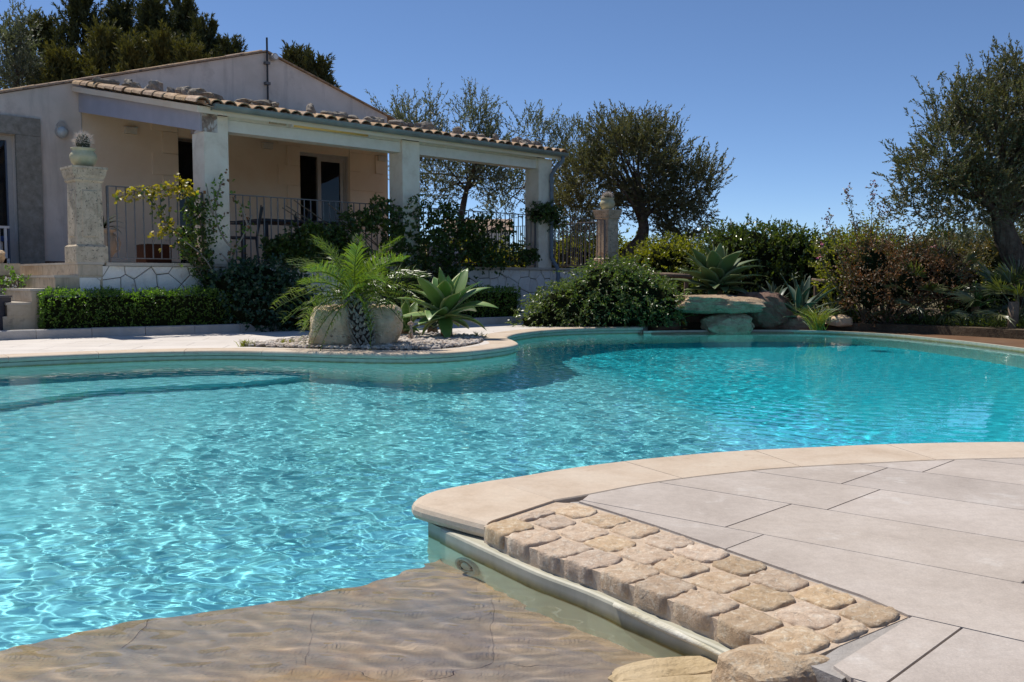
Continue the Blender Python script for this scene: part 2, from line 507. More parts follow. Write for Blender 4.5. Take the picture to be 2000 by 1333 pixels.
# bench step under water on the left
bench_line = spline([(-6.2, 3.2), (-5.0, 4.0), (-4.35, 5.8), *[tuple(GW(*q, -1.1)) for q in ((0, 789), (100, 775), (196, 762), (350, 753), (480, 746))], (-2.05, 8.85), (-1.9, 9.15)], .12)
bl_out = np.array([(-2.3, 9.3), (-2.9, 9.4), (-4.2, 9.0), (-5.7, 7.9), (-6.6, 5.6), (-6.6, 3.2)])
bpoly = np.vstack([bench_line, bl_out])
v, t = clip_tris([bpoly], lambda c: inside(bpoly, c))
V, Fs = solid_from(v, t, lambda x, y, d: (x, y, d), -1.7, -1.1)
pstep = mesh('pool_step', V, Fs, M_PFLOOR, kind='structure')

# ------------------------------------------------------------------ beach entry: slate flagstones under shallow water
edge_in = spline([(-5.4, 2.9), (-4.6, 2.2), (-3.6, 1.75), (-2.6, 1.62), (-1.8, 1.80), (-1.217, 2.12), (-1.036, 2.275), (-0.714, 2.418), (-0.503, 2.534), (-.38, 2.64), (-.24, 2.80), (-.2, 2.9)], .08)
shelf_poly = np.vstack([edge_in, [(.05, 2.6), (.25, 2.35), (.42, 2.15), (.56, 2.0), (.62, 1.8), (.5, 1.5), (.2, 1.05), (-.4, .7), (-1.4, .5), (-2.8, .6), (-4.4, 1.0), (-5.8, 2.5)]])
def shelf_z(x, y):
    q = .745 * x - .667 * y
    e = np.clip((q + 1.30) / .42, 0, 1); e = e * e * (3 - 2 * e)
    return -.262 + .145 * e
v, t = clip_tris([shelf_poly], lambda c: inside(shelf_poly, c))
gx, gy = np.meshgrid(np.arange(-5.8, .8, .14), np.arange(.5, 3.1, .14))
pts = [Vector((float(a), float(b))) for a, b in zip(gx.ravel(), gy.ravel()) if inside(shelf_poly, np.array([[a, b]]))[0]]
ring = [Vector((float(a), float(b))) for a, b in shelf_poly]
vv, _, ff, *_ = delaunay_2d_cdt(ring + pts, [(k, (k + 1) % len(ring)) for k in range(len(ring))], [], 0, 1e-5)
vv = np.array([(p.x, p.y) for p in vv]); cen = np.array([vv[list(f)].mean(0) for f in ff]); ff = [tuple(f) for f, k in zip(ff, inside(shelf_poly, cen)) if k]
V, Fs = solid_from(vv, ff, lambda x, y, d: (x, y, shelf_z(x, y) - .0045 if d > 0 else -1.2), 0, 1)
shelf = mesh('beach_shelf', V, Fs, stone('brown_joint', [(.3, (.34, .24, .16)), (.7, (.44, .32, .22))], 12, .9, .3, 90), kind='structure')
seeds = []
for a in np.arange(-5.4, .8, .52):
    for b in np.arange(.6, 3.0, .42):
        seeds.append((a + rng.uniform(-.2, .2) + (.26 if int(round((b - .6) / .42)) % 2 else 0), b + rng.uniform(-.11, .11)))
seeds = np.array(seeds)
for cell in voronoi(seeds, (-5.8, .9, .5, 3.1), .0009):
    if cell is None: continue
    v, t = clip_tris([cell, shelf_poly], lambda c, cc=np.array(cell): inside(cc, c) & inside(shelf_poly, c))
    if not t: continue
    # only the stones the camera can see need their own object; the others stay too, they are few
    dz = rng.uniform(-.003, .003)
    V, Fs = solid_from(v, t, lambda x, y, d: (x, y, shelf_z(x, y) + d + dz), -.014, 0)
    o = mesh('flagstone', V, Fs, M_SLATE, shelf)
    o.cycles.is_caustics_receiver = True

# ------------------------------------------------------------------ coping stones
PROF = [(.032, -.055), (.010, -.049), (.001, -.036), (.002, -.022), (.008, -.010), (.018, -.003), (.034, 0.0)]
_CR = {}
def coping_run(root, P, width, side, step, m, gap=.004, start=0.0, ztop=.003):
    d = np.r_[0, np.cumsum(np.linalg.norm(np.diff(P, axis=0), axis=1))]
    T = np.gradient(P, axis=0); T /= np.linalg.norm(T, axis=1, keepdims=True)
    NR = np.stack([-T[:, 1], T[:, 0]], 1) * side
    _q = np.array([np.interp(start, d, P[:, k]) for k in (0, 1)]); _n = np.array([np.interp(start, d, NR[:, k]) for k in (0, 1)]); _CR['start'] = (_q, _q + _n / np.linalg.norm(_n) * width)
    cuts = [start]
    while cuts[-1] < d[-1] - .25: cuts.append(min(d[-1], cuts[-1] + step * random.uniform(.97, 1.03)))
    cuts[-1] = d[-1]
    out = []
    for a, b in zip(cuts[:-1], cuts[1:]):
        a += gap / 2; b -= gap / 2; n = max(3, int((b - a) / .05))
        tt = np.linspace(a, b, n)
        Q = np.stack([np.interp(tt, d, P[:, k]) for k in (0, 1)], 1); N = np.stack([np.interp(tt, d, NR[:, k]) for k in (0, 1)], 1)
        N /= np.linalg.norm(N, axis=1, keepdims=True)
        prof = PROF + [(width - .004, 0.0), (width, -.004), (width, -.055)]
        V = []; K = len(prof)
        for q, nn in zip(Q, N):
            for (w_, z) in prof: V.append((*(q + nn * w_), z + ztop))
        Fs = []
        for i2 in range(n - 1):
            for k in range(K):
                k2 = (k + 1) % K
                Fs.append((i2 * K + k, i2 * K + k2, (i2 + 1) * K + k2, (i2 + 1) * K + k))
        Fs.append(tuple(range(K))[::-1]); Fs.append(tuple((n - 1) * K + k for k in range(K)))
        o = mesh('coping_stone', V, Fs, m, root)
        out.append(o)
    return out
cope = empty('pool_coping', (1.0, 3.7, 0), 'cream cast stone coping with rounded edge curving along the near side of the pool', 'coping')
coping_run(cope, NEAR, .385, -1, .62, M_COPE, start=.24)
near_start = _CR['start']
farcope = empty('pool_coping', (-2.0, 9.3, 0), 'cream stone coping winding along the far side of the pool in front of the palm', 'coping')
coping_run(farcope, FAR, .33, 1, .78, M_COPE)
# corner stone with the rounded nose running round its end
cp = np.array([(-.082, 2.675), (-.15, 2.738), (-.22, 2.805), (-.285, 2.868), (-.318, 2.91), (-.328, 2.955), (-.320, 3.01), (-.30, 3.06), (-.27, 3.11), (-.19, 3.185), tuple(near_start[0]), tuple(near_start[1])])
ne = 11
c0 = cp.mean(0); rings = []
T = np.zeros_like(cp)
for k in range(ne):
    a = cp[max(0, k - 1)]; b = cp[min(ne - 1, k + 1)]; d = (b - a) / np.linalg.norm(b - a); T[k] = (-d[1], d[0])
for k in range(ne):
    if np.dot(T[k], cp[k] - c0) < 0: T[k] = -T[k]
V = []
for (w_, z) in PROF:
    for k, p in enumerate(cp): V.append((*(p - T[k] * w_), z + .003))
K = len(cp); Fs = []
for r_ in range(len(PROF) - 1):
    for k in range(K):
        k2 = (k + 1) % K; Fs.append((r_ * K + k2, r_ * K + k, (r_ + 1) * K + k, (r_ + 1) * K + k2))
Fs.append(tuple((len(PROF) - 1) * K + k for k in range(K))[::-1]); Fs.append(tuple(range(K)))
mesh('coping_stone', V, Fs, M_COPE, cope)

# ------------------------------------------------------------------ beach wall under the cobbles
LIP = spline([(-.225, 2.825), (-.19, 2.77), (-.015, 2.505), (.075, 2.375), (.187, 2.240), (.274, 2.112), (.346, 2.010), (.431, 1.890), (.494, 1.775)], .04)
wb = MB()
Pn = LIP; Nn = np.gradient(Pn, axis=0); Nn /= np.linalg.norm(Nn, axis=1, keepdims=True); Nn = np.stack([-Nn[:, 1], Nn[:, 0]], 1)   # towards the deck
prof = [(0, -.60), (0, -.062), (.003, -.056), (.009, -.053), (.13, -.051), (.13, -.6)]
V = []; K = len(prof)
for p, nn in zip(Pn, Nn):
    for w_, z in prof: V.append((*(p + nn * w_), z))
Fs = []
for a in range(len(Pn) - 1):
    for k in range(K):
        k2 = (k + 1) % K; Fs.append((a * K + k, a * K + k2, (a + 1) * K + k2, (a + 1) * K + k))
Fs.append(tuple(range(K))[::-1]); Fs.append(tuple((len(Pn) - 1) * K + k for k in range(K)))
bwall = mesh('beach_wall', V, Fs, M_PWALL, kind='structure')
M_LIP = stone('white_plaster_lip', [(.3, (.50, .45, .30)), (.7, (.74, .72, .64))], 9, .7, .5, 120)
lip = spline([(.245, 2.150), (.30, 2.070), (.346, 2.006), (.39, 1.945), (.431, 1.886), (.47, 1.815), (.492, 1.77)], .03)
MB().tube([(x, y, -.056 - .012 * k / len(lip)) for k, (x, y) in enumerate(lip)], [.007 + .002 * math.sin(k * .4) for k in range(len(lip))], 8).build('plaster_lip', M_LIP, bwall, smooth=True)
# underwater light fitting
Lc = np.array([-.128, 2.675, -.185]); dW = np.array([-.015, 2.505]) - np.array([-.19, 2.77]); dW /= np.linalg.norm(dW); nW = np.array([dW[1], -dW[0], 0]) 
if nW[1] > 0: nW = -nW
uW = np.array([dW[0], dW[1], 0])
def disc_on_wall(prof, n=28):
    V = []
    for r_, h in prof:
        for k in range(n):
            a = 2 * math.pi * k / n
            V.append(Lc + uW * r_ * math.cos(a) + np.array([0, 0, 1]) * r_ * math.sin(a) + nW * h)
    Fs = []
    for a in range(len(prof) - 1):
        for k in range(n):
            k2 = (k + 1) % n; Fs.append((a * n + k, a * n + k2, (a + 1) * n + k2, (a + 1) * n + k))
    Fs.append(tuple((len(prof) - 1) * n + k for k in range(n)))
    return V, Fs
M_FIT = stone('stained_white_plastic', [(.3, (.45, .44, .33)), (.7, (.62, .66, .56))], 20, .5, .1, 90)
M_DARK = plain('dark_gap', (.03, .028, .025), .8, var=.1)
M_RUST = stone('rust_stain', [(.3, (.20, .11, .05)), (.7, (.33, .24, .13))], 30, .7, .1, 90)
lf = empty('pool_light', tuple(Lc), 'round stained pool light fitting set in the green wall under the coping corner', 'pool light')
V, Fs = disc_on_wall([(.063, -.01), (.063, .006), (.058, .012), (.047, .012), (.044, .006)]); mesh('bezel', V, Fs, M_FIT, lf, smooth=False)
V, Fs = disc_on_wall([(.044, .007), (.036, .010), (.030, .010), (.028, .006)]); mesh('inner_ring', V, Fs, M_RUST, lf)
V, Fs = disc_on_wall([(.027, .006), (.025, .011), (.012, .013)]); mesh('lens', V, Fs, M_FIT, lf)
for sx in (-.02, .022):
    c = Lc + uW * .038 * (1 if sx > 0 else -.4) + np.array([0, 0, sx]) + nW * .012
    MB().box(c, (.007, .007, .007)).build('screw', M_DARK, lf)

# ------------------------------------------------------------------ cobbled edge
cobL = np.array([(-.086, 2.656), (0.0, 2.506), (.085, 2.385), (.2, 2.252), (.287, 2.125), (.359, 2.024), (.444, 1.903), (.507, 1.787), (.545, 1.70)])
cobR = np.array([(.205, 2.94), (.313, 2.79), (.415, 2.641), (.53, 2.455), (.612, 2.331), (.692, 2.195), (.767, 2.09), (.832, 1.965), (.845, 1.93)])
Lr = arc_resample(cobL, n=10); Rr = arc_resample(cobR, n=10)
def bil(u, v_):   # u rows 0..9, v 0..1 from left to right
    a = np.array([np.interp(u, range(10), Lr[:, k]) for k in (0, 1)]); b = np.array([np.interp(u, range(10), Rr[:, k]) for k in (0, 1)])
    return a + (b - a) * v_
bedp = np.vstack([[(-.080, 2.668)], Lr + (.004, .003), Rr[::-1] + (.004, .003), near_start[1][None] + (.03, -.01), near_start[1][None]])
cobroot = empty('cobbled_edge', (.35, 2.3, 0), 'band of rough sandstone cobbles in pale mortar between the coping corner and the beach rocks', 'cobbled edge')
v, t = clip_tris([bedp], lambda c: inside(bedp, c))
V, Fs = solid_from(v, t, lambda x, y, d: (x, y, d), -.12, -.0045)
mesh('mortar_bed', V, Fs, M_MORT, cobroot)
gp_ = np.vstack([[(.19, 2.96)], Rr - (.02, .015), [(.80, 1.93), (.56, 1.69), (.60, 1.63), (.90, 1.90)], Rr[::-1] + (.035, .026), [(.27, 2.985)]])
v, t = clip_tris([gp_], lambda c: inside(gp_, c))
V, Fs = solid_from(v, t, lambda x, y, d: (x, y, d), -.05, -.0062)
mesh('grey_mortar', V, Fs, M_GREYM, cobroot)
def cobble(cx, ex, ey, seedn, h=.044, top=.004, n=22):
    r2 = np.random.default_rng(seedn); V = []; tn = np.arange(n) / n * 2 * math.pi; rr = 1 + r2.normal(0, .012, n) + sum(r2.normal(0, .022) * np.sin(j_ * tn + r2.uniform(0, 6.28)) for j_ in (2, 3, 5)); zt = r2.normal(0, .0018, n)
    prof = [(1.0, -h), (1.01, -.030), (1.012, -.010), (.992, -.0035), (.955, -.0005), (.82, .0008), (.58, .0010), (.30, .0012)]
    for kf, z in prof:
        for k in range(n):
            a = 2 * math.pi * (k + .5) / n; c_, s_ = math.cos(a), math.sin(a)
            e = 6.5; rad = (abs(c_) ** e + abs(s_) ** e) ** (-1 / e) * rr[k] * kf * (1 + r2.normal(0, .015))
            p = cx + ex * c_ * rad + ey * s_ * rad
            V.append((p[0], p[1], z + top + (zt[k] if z > -.02 else 0) + r2.normal(0, .0009)))
    V.append((cx[0], cx[1], top + .002))
    Fs = []; K = len(prof)
    for a in range(K - 1):
        for k in range(n):
            k2 = (k + 1) % n; Fs.append((a * n + k, a * n + k2, (a + 1) * n + k2, (a + 1) * n + k))
    for k in range(n): Fs.append(((K - 1) * n + k, (K - 1) * n + (k + 1) % n, K * n))
    return V, Fs
sd = 100
for col in range(3):
    off = (.0, .45, .12)[col]
    for row in range(-1, 10):
        u0 = row + off + random.uniform(-.05, .05); u1 = row + 1 + off + random.uniform(-.05, .05)
        if u0 < -.45 or u1 > 9.3: 
            if u1 > 9.3 and u0 < 8.8: u1 = 9.0
            elif u0 < -.45 and u1 > .25: u0 = 0.0
            else: continue
        u0 = max(u0, 0)
        v0 = col / 3 + random.uniform(-.015, .015); v1 = (col + 1) / 3 + random.uniform(-.015, .015)
        if col == 0: v0 = -.01
        q = [bil(u0, v0), bil(u1, v0), bil(u1, v1), bil(u0, v1)]
        c = sum(q) / 4; ex = ((q[2] + q[3]) - (q[0] + q[1])) / 4; ey = ((q[0] + q[3]) - (q[1] + q[2])) / 4
        g = .005
        ex *= 1 - g / np.linalg.norm(ex); ey *= 1 - g / np.linalg.norm(ey)
        V, Fs = cobble(c, ex, ey, sd, top=random.uniform(.0, .0035)); sd += 1
        mesh('cobble', V, Fs, M_COB, cobroot, smooth=True)

# rounded rock maker -----------------------------------------------------------
def sphere_dirs(n1, n2):
    V = [(0, 0, 1)]
    for i_ in range(1, n1):
        th = math.pi * i_ / n1
        for k in range(n2):
            ph = 2 * math.pi * k / n2; V.append((math.sin(th) * math.cos(ph), math.sin(th) * math.sin(ph), math.cos(th)))
    V.append((0, 0, -1)); Fs = []
    for k in range(n2): Fs.append((0, 1 + k, 1 + (k + 1) % n2))
    for i_ in range(n1 - 2):
        for k in range(n2):
            k2 = (k + 1) % n2; a = 1 + i_ * n2; Fs.append((a + k, a + n2 + k, a + n2 + k2, a + k2))
    a = 1 + (n1 - 2) * n2
    for k in range(n2): Fs.append((a + k, len(V) - 1, a + (k + 1) % n2))
    return np.array(V), Fs
def rock(c, d, seedn, n1=22, n2=36, e=3.2, facets=10, rough=.04, rot=0.0, low=.75, bumpy=26):
    """boulder: rounded block cut by random facets, with lumpy relief"""
    r2 = np.random.default_rng(seedn); V, Fs = sphere_dirs(n1, n2)
    rad = (np.abs(V) ** e).sum(1) ** (-1 / e)
    P = V * rad[:, None]
    for _ in range(facets):
        nrm = r2.normal(size=3); nrm[2] *= .7; nrm /= np.linalg.norm(nrm)
        h = r2.uniform(low, 1.0) * np.max(P @ nrm)
        ex = np.maximum(0, P @ nrm - h); P = P - nrm * (ex * .92)[:, None]
    for k in range(bumpy):
        f = r2.normal(size=3) * r2.uniform(1.5, 16); a = rough * 2.2 / (1 + np.linalg.norm(f))
        P = P + V * (np.sin(P @ f + r2.uniform(0, 6)) * a)[:, None]
    P = P + V * r2.normal(0, rough * .12, len(V))[:, None]
    P = P * (np.array(d) / 2)
    ca, sa = math.cos(rot), math.sin(rot)
    P = P @ np.array([[ca, sa, 0], [-sa, ca, 0], [0, 0, 1]])
    return P + np.array(c), Fs

# rocks at the foot of the cobbles, by the beach
q = G(1506, 1302, -.02); V, Fs = rock((q[0], q[1], -.055), (.235, .16, .12), 5, 34, 52, 5, 14, .05, rot=R(32)); tag(mesh('rock', V, Fs, M_COB, smooth=False), 'big sandy rock at the bottom end of the cobbled edge beside the grey slabs', 'rock')
q = G(1312, 1300, -.085); V, Fs = rock((q[0], q[1], -.112), (.25, .085, .06), 8, 34, 52, 5, 12, .05, rot=R(16)); tag(mesh('rock', V, Fs, M_ROCKP), 'flat yellowish wet rock where the beach water meets the wall end', 'rock')
q = G(1350, 1330, -.09); V, Fs = rock((q[0], q[1] - .035, -.125), (.46, .15, .085), 12, 34, 52, 5, 12, .04, rot=R(10)); tag(mesh('rock', V, Fs, M_ROCKP), 'pale yellow wet rock lying under the flat one at the beach edge', 'rock')
V, Fs = rock((.38, 1.55, -.075), (.50, .20, .13), 15, 30, 44, 4.0, 10, .05, rot=R(10)); tag(mesh('rock', V, Fs, M_COB), 'sandy beach rock nearest the camera, cut by the lower edge of the picture', 'rock')

# ------------------------------------------------------------------ near terrace of grey slabs
E1 = np.array([math.cos(R(-40)), math.sin(R(-40))]); E2 = np.array([math.cos(R(45)), math.sin(R(45))]); ORG = np.array([.619, 2.636])
coutN = offset(NEAR, -.30)
deckN = np.vstack([coutN[coutN[:, 0] > .30], [(5.5, 2.6), (8, 1), (8, -4), (-6, -4), (-6, .3), (-4, -.1), (-1.4, .2), (-.3, .45), (.25, .9), (.50, 1.40), (.62, 1.60), (.60, 1.675), (.855, 1.925)], (Rr[::-1][1:] + (.012, .009)), [(.23, 2.965)]])
deck = mesh('terrace', *solid_from(*clip_tris([deckN], lambda c: inside(deckN, c)), lambda x, y, d: (x, y, d), -.10, -.010), M_JOINT, kind='structure')
def lay_slabs(root, region, org, e1, e2, L, W, offs, m, bounds, gap=.0022, name='paving_slab', extra=None, zt=0.0):
    region = np.asarray(region); rb = (region.min(0), region.max(0)); cnt = 0
    for j in range(bounds[2], bounds[3]):
        for i_ in range(bounds[0], bounds[1]):
            a0 = offs[j % len(offs)] + i_ * L
            c4 = np.array([org + e1 * (a0 + gap) + e2 * (j * W + gap), org + e1 * (a0 + L - gap) + e2 * (j * W + gap), org + e1 * (a0 + L - gap) + e2 * ((j + 1) * W - gap), org + e1 * (a0 + gap) + e2 * ((j + 1) * W - gap)])
            if (c4.max(0) < rb[0]).any() or (c4.min(0) > rb[1]).any(): continue
            dense = arc_resample(np.vstack([c4, c4[:1]]), n=29)
            ins = inside(region, dense)
            near_v = inside(c4, region).any()
            if ins.all() and not near_v:
                V, Fs = prism(c4, lambda x, y, d: (x, y, d), -.03, zt, bevel=.0015)
            elif ins.any() or near_v:
                v, t = clip_tris([c4, region], lambda c, q=c4: inside(q, c) & inside(region, c))
                if not t: continue
                V, Fs = solid_from(v, t, lambda x, y, d: (x, y, d), -.03, zt)
            else: continue
            if extra and not extra(c4): continue
            mesh(name, V, Fs, m, root); cnt += 1
    return cnt
n1 = lay_slabs(deck, deckN, ORG, E1, E2, .77, .392, [0, .115, -.02, .105, .0, .12], M_SLAB, (-6, 12, -11, 9), extra=lambda q: q[:, 1].max() > -.6 and q[:, 0].min() < 6.0 and q[:, 0].max() > -3.0)
print('near slabs', n1)

# ------------------------------------------------------------------ far deck, kerb of the planter, ground
CURB = spline([(-7.1, 9.8), (-6.45, 10.3), (-5.87, 10.87), (-5.32, 11.30), (-4.50, 11.78), (-3.90, 12.24), (-3.067, 12.92), (-1.785, 13.52), (-0.9, 14.05), (-.2, 14.6), (0.5, 15.3)], .1)
FOFF = offset(FAR, .2)
grav = spline([(-2.92, 9.80), (-2.301, 9.56), (-1.514, 9.36), (-.98, 9.28), (-0.6, 9.62), (-.36, 10.3), (-0.36, 11.0), (-0.656, 11.75), (-1.512, 12.25), (-2.362, 11.787), (-2.70, 10.6), (-2.92, 9.80)], .12)[:-1]
deckF = np.vstack([CURB, [(1.2, 15.4), (2.2, 14.6), (2.0, 13.9)], FOFF[::-1], [(-6.9, 5.2), (-9.0, 6.0), (-9.5, 9.5)]])
in_far = lambda c: inside(deckF, c) & ~inside(grav, c)
fdeck = mesh('pool_deck', *solid_from(*clip_tris([deckF, grav], in_far), lambda x, y, d: (x, y, d), -.10, -.006), stone('pale_joint', [(.3, (.36, .33, .30)), (.7, (.44, .41, .38))], 10, .9, .2, 100), kind='structure')
e1f = np.array([math.cos(R(8)), math.sin(R(8))]); e2f = np.array([-e1f[1], e1f[0]])
cnt = 0
for j in range(0, 22):
    for i_ in range(-10, 6):
        a0 = i_ * .9 + (.45 if j % 2 else 0); o_ = np.array([-2.0, 5.6]); W_ = .45
        c4 = np.array([o_ + e1f * (a0 + dx) + e2f * (j * W_ + dy) for dx, dy in ((.003, .003), (.897, .003), (.897, W_ - .003), (.003, W_ - .003))])
        dense = arc_resample(np.vstack([c4, c4[:1]]), n=33); ok = in_far(dense)
        if ok.all() and not inside(c4, deckF).any() and not inside(c4, grav).any():
            V, Fs = prism(c4, lambda x, y, d: (x, y, d), -.03, 0, bevel=.0015)
        elif ok.any():
            v, t = clip_tris([c4, deckF, grav], lambda c, q=c4: inside(q, c) & in_far(c))
            if not t: continue
            V, Fs = solid_from(v, t, lambda x, y, d: (x, y, d), -.03, 0)
        else: continue
        mesh('paving_slab', V, Fs, M_FSLAB, fdeck); cnt += 1
print('far slabs', cnt)
# kerb stones round the planter
M_CURB = stone('kerb_stone', [(.3, (.34, .32, .30)), (.7, (.46, .44, .42))], 5, .85, .4, 90, vary=.06)
curbroot = empty('planter_kerb', (-4, 12.4, 0), 'low grey stone kerb in front of the clipped hedge', 'kerb')
d = np.r_[0, np.cumsum(np.linalg.norm(np.diff(CURB, axis=0), axis=1))]; a = 0.0; CN = offset(CURB, .12) - CURB
while a < d[-1] - .2:
    b = min(a + .62, d[-1]); tt = np.linspace(a + .003, b - .003, 6)
    Q = np.stack([np.interp(tt, d, CURB[:, k]) for k in (0, 1)], 1); N_ = np.stack([np.interp(tt, d, CN[:, k]) for k in (0, 1)], 1)
    V = []; z1 = .112 + random.uniform(-.003, .003)
    prof = [(0, -.05), (0, z1 - .01), (.1, z1), (.9, z1), (1, z1 - .01), (1, -.05)]
    for q, nn in zip(Q, N_):
        for w_, z in prof: V.append((*(q + nn * w_), z))
    K = 6; Fs = [(i2 * K + k, i2 * K + (k + 1) % K, (i2 + 1) * K + (k + 1) % K, (i2 + 1) * K + k) for i2 in range(5) for k in range(K)]
    Fs += [tuple(range(K))[::-1], tuple(5 * K + k for k in range(K))]
    mesh('kerb_stone', V, Fs, M_CURB, curbroot); a = b

# soil and the land beyond
M_LAND = stone('dry_land', [(.3, (.08, .07, .03)), (.5, (.15, .125, .06)), (.75, (.24, .20, .11))], .6, 1.0, .6, 8, bdist=.05)
hole = offset(basin, 0)
ang = np.linspace(0, 2 * math.pi, 49)[:-1]
outer = np.stack([np.cos(ang) * 1400, np.sin(ang) * 1400 + 10], 1); r2_ = np.stack([np.cos(ang) * 90, np.sin(ang) * 90 + 10], 1)
rimE = np.array([(4.1, 14.72), (5.0, 14.59), (5.6, 14.17), (6.32, 13.28), (6.92, 12.3), (7.07, 10.8), (6.97, 9.0), (6.77, 7), (6.27, 5), (5.15, 3.25)])
basinG = np.vstack([offset(FAR, .06), [(2.0, 14.3), (3.0, 14.55)], rimE, offset(NEAR, -.06)[::-1], WFOOT + (.05, .03), BEACH])
v, t = clip_tris([outer, r2_, basinG], lambda c: ~inside(basinG, c))
mesh('ground', np.c_[v, np.where(np.hypot(v[:, 0], v[:, 1] - 10) > 1000, -.07, -.07)], t, M_LAND, kind='structure')
hv = []; hf = []; na = 90
for k in range(na + 1):
    th = R(-75 + 150 * k / na); hgt = 7 + 5 * math.sin(k * .35) + 3 * math.sin(k * .93 + 1)
    for dd, hh in ((330, -1), (420, hgt * .8), (520, hgt * 1.5), (700, hgt * 2.0), (900, -1)):
        hv.append((math.sin(th) * dd, math.cos(th) * dd, hh))
for k in range(na):
    for q in range(4): hf.append((k * 5 + q, (k + 1) * 5 + q, (k + 1) * 5 + q + 1, k * 5 + q + 1))
M_HILL = stone('hill_scrub', [(.35, (.05, .07, .03)), (.55, (.10, .11, .05)), (.75, (.22, .19, .11))], .03, 1.0, .6, .3, bdist=1.0)
mesh('hills', hv, hf, M_HILL, smooth=True, kind='structure')
bedF = np.vstack([CURB + (CN * .9), [(2.3, 14.6), (3.8, 14.72), (4.1, 14.72), (5.0, 14.59), (5.6, 14.17), (6.32, 13.28), (6.92, 12.3), (7.07, 10.8), (12, 10), (14, 20), (3, 24), (-12, 14), (-9.8, 9.7)]])
v, t = clip_tris([bedF], lambda c: inside(bedF, c))
V, Fs = solid_from(v, t, lambda x, y, d: (x, y, d), -.2, .03)
mesh('garden_soil', V, Fs, M_GROUT, kind='structure')

# infinity rim: wet brown stone just under the water level
rimI = RIM; rimO = spline([(2.0, 14.3), (3.0, 14.6), (4.1, 14.75), (5.0, 14.62), (5.6, 14.2), (6.35, 13.3), (6.95, 12.3), (7.1, 10.8), (7.0, 9.0), (6.8, 7), (6.3, 5), (5.2, 3.2)], .1)
rimI = arc_resample(rimI, n=60); rimO = arc_resample(rimO, n=60)
V = []
for a_, b_ in zip(rimI, rimO):
    V += [(*a_, -.5), (*a_, WL - .012), (*(a_ + (b_ - a_) * .08), WL + .004), (*(a_ + (b_ - a_) * .9), WL + .012), (*b_, WL + .0), (*b_, -.5)]
K = 6; Fs = [(i2 * K + k, (i2 + 1) * K + k, (i2 + 1) * K + k + 1, i2 * K + k + 1) for i2 in range(59) for k in range(5)]
M_RIM = stone('wet_brown_rim', [(.3, (.11, .055, .03)), (.55, (.19, .105, .06)), (.8, (.27, .17, .10))], 2.5, .4, .35, 25, streak=((2, 9, 1), (.21, .13, .08), .45, .65), bdist=.006, spec=.3)
mesh('overflow_rim', V, Fs, M_RIM, kind='structure')

# ------------------------------------------------------------------ water
def axis(a, b, fine0, fine1, hf, hc):
    out = [fine0]
    while out[-1] < fine1: out.append(out[-1] + hf)
    h = hf
    while out[-1] < b: h = min(hc, h * 1.06); out.append(out[-1] + h)
    lo = [fine0]; h = hf
    while lo[-1] > a: h = min(hc, h * 1.06); lo.append(lo[-1] - h)
    return np.array(lo[:0:-1] + out)
wx = axis(-6.6, 5.8, -2.3, 1.9, .0105, .05)
wy = [.6]
while wy[-1] < 14.2: wy.append(wy[-1] + min(.032, max(.0100, .0034 * wy[-1])))
wy = np.array(wy)
WX, WY = np.meshgrid(wx, wy)
wr = np.random.default_rng(21)
WZ = np.zeros_like(WX)
WAVES = dict(n=72, lo=.042, hi=.21, amp=.0060, pw=1.34, th=62, sp=.95)
for k in range(WAVES['n']):
    lam = math.exp(wr.uniform(math.log(WAVES['lo']), math.log(WAVES['hi'])))
    th = wr.normal(R(WAVES['th']), WAVES['sp'])
    kk = 2 * math.pi / lam
    a = WAVES['amp'] * lam ** WAVES['pw'] * wr.uniform(.5, 1.2) * .5
    ph = kk * (WX * math.cos(th) + WY * math.sin(th)) + wr.uniform(0, 6.28)
    ph += 1.2 * np.sin(WX * wr.uniform(.4, 1.6) + WY * wr.uniform(.4, 1.6) + wr.uniform(0, 6.28))
    mod = .75 + .25 * np.sin(WX * wr.uniform(.5, 2.0) + wr.uniform(0, 6)) * np.sin(WY * wr.uniform(.5, 2.0) + wr.uniform(0, 6))
    WZ += a * mod * np.sin(ph)
# short wind ripples over the beach shelf, fading out towards deep water
near_w = np.zeros_like(WX); _k = np.nonzero((WY < 3.3) & (WX < 1))
for dx, dy in ((0, 0), (.08, 0), (-.08, 0), (0, .08), (0, -.08), (.05, .14), (-.05, .14)):
    near_w[_k] += inside(shelf_poly, np.stack([WX[_k] + dx, WY[_k] + dy - .05], 1)) / 7.0
# calmer water towards the deep right-hand side
_c = np.clip((WX - .2 - .10 * (WY - 4)) / 1.6, 0, 1) * np.clip((WY - 3.2) / 1.0, 0, 1)
WZ *= 1 - .45 * _c
for k in range(16):
    lam = wr.uniform(.042, .085); th = wr.normal(R(70), .35); kk = 2 * math.pi / lam
    WZ += near_w * .00015 * (lam / .07) * np.sin(kk * (WX * math.cos(th) + WY * math.sin(th)) + wr.uniform(0, 6.28) + 1.5 * np.sin(WX * wr.uniform(1, 4) + WY * wr.uniform(1, 4)))
